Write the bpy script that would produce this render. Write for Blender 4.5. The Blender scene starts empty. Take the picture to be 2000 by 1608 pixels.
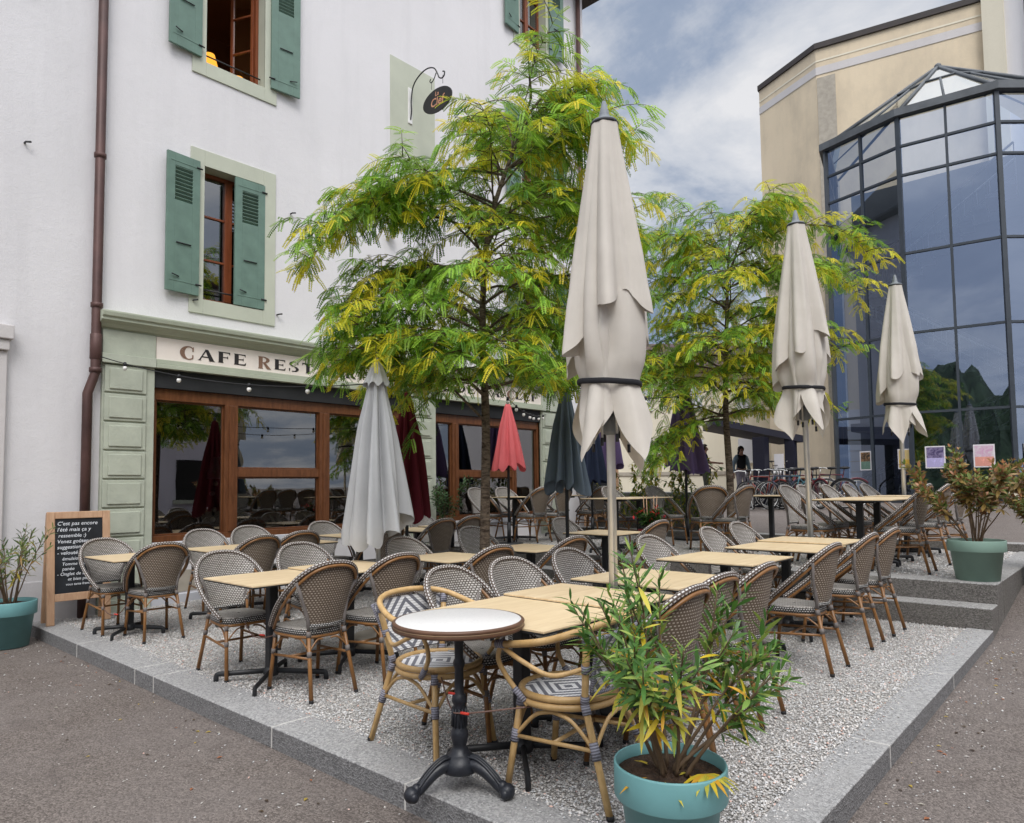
import bpy, bmesh, math, random
import numpy as np
from mathutils import Vector, Matrix
rnd = random.Random(11)
nrg = np.random.default_rng(5)
PI = math.pi
scene = bpy.context.scene
COL = scene.collection
V = Vector

# ------------------------------------------------------------------ node / material helpers
def newmat(name):
    m = bpy.data.materials.new(name); m.use_nodes = True
    nt = m.node_tree; nt.nodes.clear()
    out = nt.nodes.new('ShaderNodeOutputMaterial')
    return m, nt, out
def nd(nt, t, **kw):
    n = nt.nodes.new(t)
    for k, v in kw.items():
        if k.startswith('i_'):
            key = k[2:].replace('_', ' ')
            n.inputs[int(key) if key.isdigit() else key].default_value = v
        else: setattr(n, k, v)
    return n
def c4(c): return (c[0], c[1], c[2], 1.0)
def lk(nt, a, b): nt.links.new(a, b)
def mixc(nt, fac, a, b, mode='MIX'):
    n = nt.nodes.new('ShaderNodeMix'); n.data_type = 'RGBA'; n.blend_type = mode
    for sock, val in ((n.inputs[0], fac), (n.inputs[6], a), (n.inputs[7], b)):
        if hasattr(val, 'links'): nt.links.new(val, sock)
        elif isinstance(val, (int, float)): sock.default_value = val
        else: sock.default_value = c4(val)
    return n.outputs[2]
def ramp(nt, src, p0, p1, a=(0, 0, 0), b=(1, 1, 1)):
    n = nt.nodes.new('ShaderNodeValToRGB')
    n.color_ramp.elements[0].position = p0; n.color_ramp.elements[1].position = p1
    n.color_ramp.elements[0].color = c4(a); n.color_ramp.elements[1].color = c4(b)
    nt.links.new(src, n.inputs[0]); return n.outputs[0]
def math_(nt, op, a, b=None, c=None):
    n = nt.nodes.new('ShaderNodeMath'); n.operation = op
    for i, v in enumerate((a, b, c)):
        if v is None: continue
        if hasattr(v, 'links'): nt.links.new(v, n.inputs[i])
        else: n.inputs[i].default_value = v
    return n.outputs[0]
def noise(nt, vec, scale, detail=4, rough=.55, dist=0.0):
    n = nd(nt, 'ShaderNodeTexNoise'); n.inputs['Scale'].default_value = scale
    n.inputs['Detail'].default_value = detail; n.inputs['Roughness'].default_value = rough
    n.inputs['Distortion'].default_value = dist
    if vec is not None: nt.links.new(vec, n.inputs['Vector'])
    return n.outputs[0]
def tc(nt, which='Object'): return nt.nodes.new('ShaderNodeTexCoord').outputs[which]
def mapv(nt, vec, scale=(1, 1, 1), rot=(0, 0, 0), loc=(0, 0, 0)):
    n = nt.nodes.new('ShaderNodeMapping')
    n.inputs['Scale'].default_value = scale; n.inputs['Rotation'].default_value = rot; n.inputs['Location'].default_value = loc
    nt.links.new(vec, n.inputs['Vector']); return n.outputs[0]
def bsdf(nt, out, col, rough=.6, spec=.4, metal=0.0, bump=None, bstr=.2, bdist=.01):
    b = nd(nt, 'ShaderNodeBsdfPrincipled')
    if hasattr(col, 'links'): nt.links.new(col, b.inputs['Base Color'])
    else: b.inputs['Base Color'].default_value = c4(col)
    if hasattr(rough, 'links'): nt.links.new(rough, b.inputs['Roughness'])
    else: b.inputs['Roughness'].default_value = rough
    b.inputs['Specular IOR Level'].default_value = spec
    b.inputs['Metallic'].default_value = metal
    if bump is not None:
        bn = nd(nt, 'ShaderNodeBump'); bn.inputs['Strength'].default_value = bstr; bn.inputs['Distance'].default_value = bdist
        nt.links.new(bump, bn.inputs['Height']); nt.links.new(bn.outputs[0], b.inputs['Normal'])
    if out is not None: nt.links.new(b.outputs[0], out.inputs[0])
    return b
def scl(c, k): return tuple(max(0, min(1, x * k)) for x in c)
def mat(name, col, rough=.6, var=.15, scale=4, bump=.15, bscale=60, metal=0.0, spec=.4, rand=.0, bdist=.004):
    m, nt, out = newmat(name); v = tc(nt)
    n1 = noise(nt, v, scale, 5); c = mixc(nt, ramp(nt, n1, .3, .7), scl(col, 1 - var), scl(col, 1 + var))
    if rand:
        oi = nd(nt, 'ShaderNodeObjectInfo')
        c = mixc(nt, rand, c, mixc(nt, oi.outputs['Random'], scl(col, .45), scl(col, 1.45)))
    n2 = noise(nt, v, bscale, 3)
    r = math_(nt, 'MULTIPLY_ADD', n1, .25, rough - .12)
    bsdf(nt, out, c, r, spec, metal, n2, bump, bdist); return m

MT = {}
def setup_materials():
    # --- plaster
    def plaster(name, col, dirt, blotch=.0):
        m, nt, out = newmat(name); v = tc(nt)
        big = noise(nt, v, .55, 6, .6); streak = noise(nt, mapv(nt, v, (2.2, 2.2, .18)), 1.6, 5, .6)
        c = mixc(nt, ramp(nt, big, .3, .75), scl(col, .93), scl(col, 1.03))
        c = mixc(nt, math_(nt, 'MULTIPLY', ramp(nt, streak, .5, .8), .19), c, dirt)
        if blotch:
            bl = noise(nt, mapv(nt, v, (1, 1, .55)), .42, 7, .68); c = mixc(nt, math_(nt, 'MULTIPLY', ramp(nt, bl, .44, .70), blotch), c, dirt)
        # grime near the foot of the wall
        sx = nd(nt, 'ShaderNodeSeparateXYZ'); lk(nt, v, sx.inputs[0])
        foot = ramp(nt, math_(nt, 'ADD', sx.outputs[2], math_(nt, 'MULTIPLY', streak, .5)), .1, .9, (1, 1, 1), (0, 0, 0))
        c = mixc(nt, math_(nt, 'MULTIPLY', foot, .3), c, dirt)
        fine = noise(nt, v, 75, 4, .7); mid = noise(nt, v, 9, 4, .6)
        c = mixc(nt, math_(nt, 'MULTIPLY', ramp(nt, fine, .45, .75), .10), c, scl(col, .6))
        h = math_(nt, 'ADD', fine, math_(nt, 'MULTIPLY', mid, 1.5))
        bsdf(nt, out, c, .9, .15, 0, h, .35, .008); return m
    MT['plaster'] = plaster('white_render', (.755, .737, .748), (.47, .46, .47))
    MT['plaster_old'] = plaster('pale_render', (.73, .715, .725), (.42, .41, .42))
    MT['plaster_yellow'] = plaster('ochre_render', (.745, .625, .455), (.39, .335, .26), .62)
    MT['course'] = plaster('grey_band_render', (.62, .59, .58), (.40, .37, .35))
    MT['plaster_cream'] = plaster('cream_render', (.78, .72, .58), (.5, .45, .35))
    MT['plaster_mauve'] = plaster('mauve_render', (.82, .78, .86), (.4, .38, .42))
    MT['plinth'] = plaster('plinth_render', (.62, .63, .67), (.28, .29, .32))
    MT['sage'] = mat('sage_paint', (.43, .465, .365), .6, .07, 3, .35, 55, bdist=.006)
    MT['sage_rough'] = mat('sage_stone_paint', (.44, .47, .385), .75, .10, 5, .45, 30, bdist=.007)
    MT['surround'] = mat('window_surround_paint', (.50, .52, .425), .7, .07, 2.5, .3, 70)
    MT['shutter'] = mat('green_shutter_paint', (.135, .215, .175), .5, .12, 6, .12, 40)
    MT['iron'] = mat('black_iron', (.015, .015, .017), .5, .3, 10, .1, 80)
    MT['copper'] = mat('brown_copper', (.085, .045, .04), .5, .35, 3, .1, 30, .25)
    MT['sign'] = mat('sign_cream', (.86, .78, .71), .6, .05, 5, .1, 60)
    MT['ink'] = mat('sign_ink', (.025, .022, .022), .6, .2, 20, .05)
    MT['ink_brown'] = mat('sign_brown', (.24, .14, .095), .6, .15, 20, .05)
    MT['dark'] = mat('dark_recess', (.02, .019, .018), .8, .3, 3, .05)
    MT['interior'] = mat('dark_interior', (.05, .042, .038), .8, .4, 1, .05)
    MT['warm_room'] = mat('ochre_room', (.36, .17, .07), .8, .1, 1, .05)
    MT['white'] = mat('white_enamel', (.75, .74, .72), .35, .05, 5, .05)
    MT['awning'] = mat('black_awning_box', (.018, .019, .021), .6, .3, 4, .1)
    MT['roof'] = mat('roof_edge', (.05, .042, .04), .7, .3, 2, .2)
    MT['slate'] = mat('slate_trim', (.10, .11, .12), .5, .2, 3, .1)
    # --- wood
    def wood(name, a, b, rough=.45, sc=(30, 3, 3), spec=.4, bump=.1):
        m, nt, out = newmat(name); v = mapv(nt, tc(nt), sc)
        n1 = noise(nt, v, 1.6, 6, .65, .6); n2 = noise(nt, v, 6, 4, .6)
        c = mixc(nt, ramp(nt, n1, .32, .68), a, b)
        c = mixc(nt, math_(nt, 'MULTIPLY', n2, .3), c, scl(a, .6))
        bsdf(nt, out, c, rough, spec, 0, n2, bump, .003); return m
    MT['wood_frame'] = wood('varnished_window_wood', (.10, .036, .014), (.20, .078, .032), .35, (14, 14, 2.5))
    MT['wood_case'] = wood('red_brown_casement', (.17, .045, .015), (.28, .08, .03), .4, (14, 14, 2.5))
    MT['wood_board'] = wood('pale_pine', (.46, .27, .16), (.62, .40, .255), .5, (14, 14, 2.5))
    # table laminate, grain along local x; tint varies from table to table
    m, nt, out = newmat('oak_laminate'); ob = tc(nt); oi = nd(nt, 'ShaderNodeObjectInfo')
    vv = nd(nt, 'ShaderNodeVectorMath', operation='ADD'); lk(nt, ob, vv.inputs[0])
    cm = nd(nt, 'ShaderNodeCombineXYZ'); lk(nt, math_(nt, 'MULTIPLY', oi.outputs['Random'], 9.0), cm.inputs[1]); lk(nt, math_(nt, 'MULTIPLY', oi.outputs['Random'], 5.0), cm.inputs[0])
    lk(nt, cm.outputs[0], vv.inputs[1])
    v = mapv(nt, vv.outputs[0], (2.2, 22, 2)); n1 = noise(nt, v, 1.3, 7, .65, .5); n2 = noise(nt, v, 7, 5, .7)
    n3 = noise(nt, vv.outputs[0], 2.5, 4)
    c = mixc(nt, ramp(nt, n1, .3, .72), (.60, .445, .26), (.77, .62, .41))
    c = mixc(nt, math_(nt, 'MULTIPLY', ramp(nt, n2, .45, .8), .35), c, (.50, .34, .17))
    c = mixc(nt, math_(nt, 'MULTIPLY', oi.outputs['Random'], .25), c, (.68, .55, .34))
    c = mixc(nt, math_(nt, 'MULTIPLY', ramp(nt, n3, .5, .75), .18), c, (.80, .66, .45))
    bsdf(nt, out, c, math_(nt, 'MULTIPLY_ADD', n3, .3, .28), .4, 0, n2, .06, .001); MT['oak'] = m
    MT['black_metal'] = mat('black_table_metal', (.018, .019, .021), .45, .35, 8, .12, 90)
    MT['cast_iron'] = mat('cast_iron_paint', (.016, .018, .024), .38, .3, 14, .25, 60, bdist=.006)
    MT['terrazzo'] = None
    m, nt, out = newmat('white_speckled_top'); v = tc(nt)
    vo = nd(nt, 'ShaderNodeTexVoronoi'); vo.inputs['Scale'].default_value = 130; lk(nt, v, vo.inputs['Vector'])
    c = mixc(nt, math_(nt, 'MULTIPLY', ramp(nt, vo.outputs['Color'], .55, .9), .22), (.70, .69, .675), (.46, .44, .42))
    bsdf(nt, out, c, .35, .4); MT['terrazzo'] = m
    MT['brass_edge'] = mat('bronze_edge', (.12, .06, .035), .4, .2, 12, .05)
    MT['brass_line'] = mat('brass_line', (.32, .21, .12), .4, .2, 12, .05)
    # --- cane furniture
    def cane(name, a, b, rough=.35):
        m, nt, out = newmat(name); v = tc(nt); oi = nd(nt, 'ShaderNodeObjectInfo')
        n1 = noise(nt, v, 14, 5, .6); n2 = noise(nt, mapv(nt, v, (40, 40, 5)), 2, 4, .6)
        c = mixc(nt, ramp(nt, n1, .3, .7), a, b); c = mixc(nt, math_(nt, 'MULTIPLY', ramp(nt, n2, .5, .8), .45), c, scl(a, .45))
        c = mixc(nt, math_(nt, 'MULTIPLY', oi.outputs['Random'], .3), c, scl(a, .7))
        bsdf(nt, out, c, rough, .45, 0, n2, .12, .002); return m
    MT['cane'] = cane('brown_bamboo_tube', (.19, .085, .026), (.31, .15, .05))
    MT['cane_light'] = cane('honey_bamboo_tube', (.46, .285, .11), (.64, .43, .20))
    MT['wrap'] = mat('grey_cane_wrap', (.17, .15, .14), .6, .2, 30, .3, 120)
    def weave(name, bright, base, p, mortar, row, bump=.6):
        m, nt, out = newmat(name); uv = tc(nt, 'UV')
        b = nd(nt, 'ShaderNodeTexBrick'); lk(nt, uv, b.inputs['Vector'])
        b.offset = .5; b.squash = 1
        b.inputs['Scale'].default_value = 1; b.inputs['Brick Width'].default_value = p; b.inputs['Row Height'].default_value = row
        b.inputs['Mortar Size'].default_value = mortar; b.inputs['Mortar Smooth'].default_value = .35
        b.inputs['Color1'].default_value = c4(bright); b.inputs['Color2'].default_value = c4(scl(bright, .82)); b.inputs['Mortar'].default_value = c4(base)
        n = noise(nt, uv, 30, 3); c = mixc(nt, math_(nt, 'MULTIPLY', ramp(nt, n, .45, .75), .3), b.outputs['Color'], scl(base, .8))
        h = math_(nt, 'SUBTRACT', 1.0, b.outputs['Fac'])
        bsdf(nt, out, c, .5, .35, 0, h, bump, .002); return m
    MT['weave_front'] = weave('weave_pale_face', (.66, .635, .595), (.105, .088, .074), .0185, .0036, .0145)
    MT['weave_back'] = weave('weave_taupe_back', (.54, .47, .39), (.125, .092, .066), .0200, .0062, .0165)
    MT['weave_seat'] = weave('weave_seat', (.52, .50, .46), (.12, .10, .085), .05, .0028, .0095)
    MT['weave_trim'] = weave('braided_trim', (.74, .725, .70), (.09, .064, .05), .024, .0060, .018)
    MT['weave_edge'] = weave('braided_seat_edge', (.70, .69, .66), (.03, .027, .025), .0175, .0045, .014)
    # chevron cloth of the two armchairs
    m, nt, out = newmat('grey_white_chevron_weave'); uv = tc(nt, 'UV'); sx = nd(nt, 'ShaderNodeSeparateXYZ'); lk(nt, uv, sx.inputs[0])
    au = math_(nt, 'ABSOLUTE', sx.outputs[0]); av = math_(nt, 'ABSOLUTE', math_(nt, 'PINGPONG', sx.outputs[1], .16))
    s = math_(nt, 'FRACT', math_(nt, 'DIVIDE', math_(nt, 'ADD', au, av), .058))
    k = math_(nt, 'GREATER_THAN', s, .48)
    rope = nd(nt, 'ShaderNodeTexWave'); rope.inputs['Scale'].default_value = 22; rope.bands_direction = 'Y'; lk(nt, uv, rope.inputs['Vector'])
    c = mixc(nt, k, (.17, .175, .20), (.78, .78, .78)); c = mixc(nt, math_(nt, 'MULTIPLY', ramp(nt, rope.outputs['Fac'], .0, .35, (1, 1, 1), (0, 0, 0)), .45), c, (.10, .10, .12))
    bsdf(nt, out, c, .55, .3, 0, rope.outputs['Fac'], .5, .002); MT['chevron'] = m
    m, nt, out = newmat('mauve_cord_wrap'); uv = tc(nt, 'UV')
    rope = nd(nt, 'ShaderNodeTexWave'); rope.inputs['Scale'].default_value = 26; rope.bands_direction = 'X'; lk(nt, uv, rope.inputs['Vector'])
    c = mixc(nt, rope.outputs['Fac'], (.13, .125, .15), (.33, .33, .39)); bsdf(nt, out, c, .55, .3, 0, rope.outputs['Fac'], .6, .003); MT['cord'] = m
    # --- cloth
    def cloth(name, col, rough=.85):
        m, nt, out = newmat(name); v = tc(nt)
        n1 = noise(nt, v, 2.2, 5, .6); n2 = noise(nt, mapv(nt, v, (1, 1, .3)), 260, 2); st = noise(nt, mapv(nt, v, (5, 5, .7)), 2.5, 5, .65)
        c = mixc(nt, ramp(nt, n1, .3, .7), scl(col, .9), scl(col, 1.06)); c = mixc(nt, math_(nt, 'MULTIPLY', ramp(nt, st, .52, .8), .22), c, scl(col, .62))
        b = bsdf(nt, None, c, rough, .15, 0, math_(nt, 'ADD', n2, math_(nt, 'MULTIPLY', n1, 2)), .15, .004)
        t = nd(nt, 'ShaderNodeBsdfTranslucent'); lk(nt, c, t.inputs[0])
        mx = nd(nt, 'ShaderNodeMixShader'); mx.inputs[0].default_value = .12; lk(nt, b.outputs[0], mx.inputs[1]); lk(nt, t.outputs[0], mx.inputs[2]); lk(nt, mx.outputs[0], out.inputs[0]); return m
    MT['beige_cloth'] = cloth('beige_parasol_cloth', (.675, .63, .565)); MT['grey_cloth'] = cloth('pale_grey_cloth', (.47, .48, .49))
    MT['burgundy_cloth'] = cloth('burgundy_cloth', (.125, .016, .024)); MT['red_cloth'] = cloth('coral_red_cloth', (.74, .16, .17))
    MT['slate_cloth'] = cloth('slate_blue_cloth', (.15, .19, .235)); MT['purple_cloth'] = cloth('purple_cloth', (.17, .12, .25)); MT['navy_cloth'] = cloth('navy_cloth', (.03, .04, .075))
    MT['alu'] = mat('brushed_aluminium', (.60, .60, .58), .35, .1, 6, .05, 90, .6)
    MT['grey_cap'] = mat('grey_plastic_cap', (.17, .19, .21), .4, .1, 6, .05)
    MT['concrete'] = mat('concrete', (.40, .36, .30), .9, .15, 6, .4, 60)
    # --- ground
    m, nt, out = newmat('worn_asphalt'); v = tc(nt)
    vo = nd(nt, 'ShaderNodeTexVoronoi'); vo.inputs['Scale'].default_value = 115; lk(nt, v, vo.inputs['Vector'])
    big = noise(nt, v, .9, 6, .6); mid = noise(nt, v, 5, 5, .6); fine = noise(nt, v, 60, 4, .7)
    c = mixc(nt, ramp(nt, vo.outputs['Color'], .25, .85), (.088, .073, .063), (.25, .213, .19))
    c = mixc(nt, math_(nt, 'MULTIPLY', ramp(nt, big, .35, .7), .5), c, (.21, .185, .175)); c = mixc(nt, math_(nt, 'MULTIPLY', ramp(nt, mid, .52, .72), .4), c, (.085, .068, .062))
    sp = nd(nt, 'ShaderNodeTexVoronoi'); sp.inputs['Scale'].default_value = 38; lk(nt, v, sp.inputs['Vector'])
    c = mixc(nt, math_(nt, 'MULTIPLY', math_(nt, 'LESS_THAN', sp.outputs['Distance'], .075), math_(nt, 'GREATER_THAN', mid, .52)), c, (.42, .39, .36))
    h = math_(nt, 'ADD', math_(nt, 'MULTIPLY', vo.outputs['Distance'], -1.0), math_(nt, 'MULTIPLY', fine, .8)); bsdf(nt, out, c, .85, .3, 0, h, .75, .008); MT['asphalt'] = m
    def granite(name, a, b, dk, side):
        m, nt, out = newmat(name); v = tc(nt)
        vo = nd(nt, 'ShaderNodeTexVoronoi'); vo.inputs['Scale'].default_value = 105; lk(nt, v, vo.inputs['Vector'])
        big = noise(nt, v, 2.0, 6, .65); mid = noise(nt, v, 14, 5, .65)
        c = mixc(nt, ramp(nt, vo.outputs['Color'], .2, .8), a, b); c = mixc(nt, math_(nt, 'MULTIPLY', ramp(nt, big, .4, .75), .55), c, dk)
        c = mixc(nt, math_(nt, 'MULTIPLY', ramp(nt, mid, .55, .75), .35), c, scl(b, 1.1))
        sp = noise(nt, v, 48, 4, .75); c = mixc(nt, math_(nt, 'MULTIPLY', ramp(nt, sp, .52, .68), .45), c, scl(a, .55)); c = mixc(nt, math_(nt, 'MULTIPLY', ramp(nt, sp, .30, .42, (1, 1, 1), (0, 0, 0)), .35), c, scl(b, 1.2))
        st = noise(nt, mapv(nt, v, (1.2, 3.5, 1)), 2.6, 6, .7); c = mixc(nt, math_(nt, 'MULTIPLY', ramp(nt, st, .5, .72), .40), c, dk)
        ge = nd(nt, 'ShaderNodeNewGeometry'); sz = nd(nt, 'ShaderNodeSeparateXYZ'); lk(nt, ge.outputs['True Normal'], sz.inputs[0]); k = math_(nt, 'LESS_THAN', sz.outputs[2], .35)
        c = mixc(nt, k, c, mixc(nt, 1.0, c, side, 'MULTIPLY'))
        bsdf(nt, out, c, .75, .3, 0, math_(nt, 'ADD', mid, math_(nt, 'ADD', sp, vo.outputs['Distance'])), .6, .008); return m
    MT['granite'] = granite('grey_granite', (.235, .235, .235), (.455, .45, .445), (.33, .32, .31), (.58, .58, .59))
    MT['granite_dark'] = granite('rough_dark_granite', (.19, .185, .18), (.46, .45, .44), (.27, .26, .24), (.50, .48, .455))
    m, nt, out = newmat('gravel_bed'); v = tc(nt)
    vo = nd(nt, 'ShaderNodeTexVoronoi'); vo.inputs['Scale'].default_value = 62; lk(nt, v, vo.inputs['Vector']); big = noise(nt, v, .8, 5)
    vg = nd(nt, 'ShaderNodeTexVoronoi'); vg.feature = 'DISTANCE_TO_EDGE'; vg.inputs['Scale'].default_value = 62; lk(nt, v, vg.inputs['Vector'])
    c = mixc(nt, ramp(nt, vo.outputs['Color'], .15, .85), (.42, .40, .37), (.84, .815, .78)); c = mixc(nt, ramp(nt, vg.outputs[0], .0, .12, (1, 1, 1), (0, 0, 0)), c, (.10, .092, .085))
    c = mixc(nt, math_(nt, 'MULTIPLY', ramp(nt, big, .4, .7), .25), c, (.36, .33, .30))
    bsdf(nt, out, c, .85, .25, 0, math_(nt, 'MULTIPLY', vg.outputs[0], 2.0), .9, .015); MT['gravel'] = m
    m, nt, out = newmat('gravel_stone'); at = nd(nt, 'ShaderNodeAttribute', attribute_name='tint'); n = noise(nt, tc(nt), 180, 3)
    c = mixc(nt, math_(nt, 'MULTIPLY', n, .35), at.outputs['Color'], (.22, .21, .20)); bsdf(nt, out, c, .8, .3); MT['stone'] = m
    MT['soil'] = mat('potting_soil', (.055, .032, .02), .95, .5, 25, 1.0, 60, bdist=.02)
    # --- plants
    def leafm(name, trans=.35, rough=.5):
        m, nt, out = newmat(name); at = nd(nt, 'ShaderNodeAttribute', attribute_name='tint')
        b = bsdf(nt, None, at.outputs['Color'], rough, .35)
        t = nd(nt, 'ShaderNodeBsdfTranslucent'); lk(nt, mixc(nt, .5, at.outputs['Color'], (1, 1, .4), 'MULTIPLY'), t.inputs[0])
        lk(nt, at.outputs['Color'], t.inputs[0])
        mx = nd(nt, 'ShaderNodeMixShader'); mx.inputs[0].default_value = trans; lk(nt, b.outputs[0], mx.inputs[1]); lk(nt, t.outputs[0], mx.inputs[2]); lk(nt, mx.outputs[0], out.inputs[0]); return m
    MT['leaf'] = leafm('locust_leaf', .48); MT['oleander'] = leafm('oleander_leaf', .22, .38)
    m, nt, out = newmat('mottled_bark'); v = tc(nt); n1 = noise(nt, mapv(nt, v, (10, 10, 26)), 1.3, 6, .65, .8); n2 = noise(nt, v, 60, 4)
    c = mixc(nt, ramp(nt, n1, .35, .65), (.045, .032, .024), (.21, .165, .125)); bsdf(nt, out, c, .85, .2, 0, math_(nt, 'ADD', n1, n2), .8, .008); MT['bark'] = m
    MT['twig'] = mat('thin_twig', (.09, .06, .03), .7, .4, 20, .1); MT['stem'] = mat('plant_stem', (.15, .10, .06), .7, .3, 20, .3, 90)
    MT['twig_yellow'] = mat('yellow_twig', (.42, .30, .05), .6, .3, 20, .1)
    MT['pot_teal'] = mat('teal_plastic_pot', (.17, .38, .39), .48, .10, 5, .12, 160, bdist=.002); MT['pot_teal_dull'] = mat('dull_teal_pot', (.15, .335, .345), .5, .1, 5, .12, 120)
    MT['pot_green'] = mat('grey_green_pot', (.23, .35, .29), .55, .1, 4, .12, 120); MT['pot_red'] = mat('dark_red_pot', (.20, .02, .025), .5, .15, 4, .1)
    # --- glass: reflection over a see-through pane
    def glass(name, ior, tint, rtint=(1, 1, 1)):
        m, nt, out = newmat(name)
        fr = nd(nt, 'ShaderNodeFresnel'); fr.inputs['IOR'].default_value = ior
        v = tc(nt); bn = nd(nt, 'ShaderNodeBump'); bn.inputs['Strength'].default_value = .012; bn.inputs['Distance'].default_value = .05; lk(nt, noise(nt, v, 1.3, 2), bn.inputs['Height'])
        tr = nd(nt, 'ShaderNodeBsdfTransparent'); tr.inputs[0].default_value = c4(tint)
        gl = nd(nt, 'ShaderNodeBsdfGlossy'); gl.inputs[0].default_value = c4(rtint); gl.inputs['Roughness'].default_value = .0; lk(nt, bn.outputs[0], gl.inputs['Normal'])
        mx = nd(nt, 'ShaderNodeMixShader'); lk(nt, fr.outputs[0], mx.inputs[0]); lk(nt, tr.outputs[0], mx.inputs[1]); lk(nt, gl.outputs[0], mx.inputs[2]); lk(nt, mx.outputs[0], out.inputs[0]); return m
    MT['glass'] = glass('shop_window_glass', 2.7, (.62, .63, .62)); MT['glass_tower'] = glass('blue_tower_glass', 3.3, (.62, .68, .74), (.66, .77, 1.0)); MT['glass_roof'] = glass('roof_glass', 6.0, (.85, .92, .98), (.95, .98, 1.0))
    MT['tower_frame'] = mat('slate_grey_steel', (.042, .052, .065), .4, .12, 3, .05)
    MT['tower_in'] = mat('tower_interior', (.16, .18, .185), .7, .3, .6, .05); MT['stair_metal'] = mat('stair_rail_metal', (.75, .80, .82), .4, .1, 4, .05)
    MT['blue_steel'] = mat('dark_blue_steel', (.008, .008, .02), .6, .2, 3, .05)
    MT['paper'] = mat('poster_paper', (.72, .70, .72), .6, .03, 4, .02)
    MT['blackboard'] = mat('blackboard', (.014, .016, .02), .7, .5, 5, .05); MT['chalk'] = mat('chalk', (.72, .74, .78), .9, .1, 60, .05)
    MT['gold'] = mat('gilt_lettering', (.55, .27, .16), .4, .15, 20, .05)
    MT['tyre'] = mat('rubber_tyre', (.02, .02, .021), .7, .2, 20, .1)
    MT['skin'] = mat('skin', (.42, .23, .16), .55, .1, 12, .05); MT['hair'] = mat('dark_hair', (.022, .015, .012), .6, .4, 40, .3)
    MT['denim'] = mat('pale_denim', (.27, .37, .45), .85, .15, 12, .2); MT['jeans'] = mat('pale_trousers', (.44, .41, .47), .85, .15, 12, .2)
    MT['black_cloth'] = mat('black_cotton', (.014, .014, .018), .85, .3, 12, .2); MT['olive_cloth'] = mat('olive_cotton', (.07, .072, .055), .85, .2, 12, .2); MT['shoe'] = mat('shoe_leather', (.03, .028, .03), .5, .2, 10, .1)
    m, nt, out = newmat('lamp_glow'); e = nd(nt, 'ShaderNodeEmission'); e.inputs[0].default_value = (1, .42, .05, 1); e.inputs[1].default_value = 1.5; lk(nt, e.outputs[0], out.inputs[0]); MT['glow'] = m
    MT['bulb'] = mat('opal_bulb', (.82, .81, .78), .25, .03, 4, .0)
    MT['rope_red'] = mat('red_tag', (.65, .05, .03), .5, .1, 10, .0); MT['rope'] = mat('cable_sheath', (.16, .09, .07), .5, .2, 10, .0)
    MT['forest'] = mat('wooded_slope', (.035, .06, .022), .95, .55, .35, 1.0, 1.2, bdist=.6)

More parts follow.
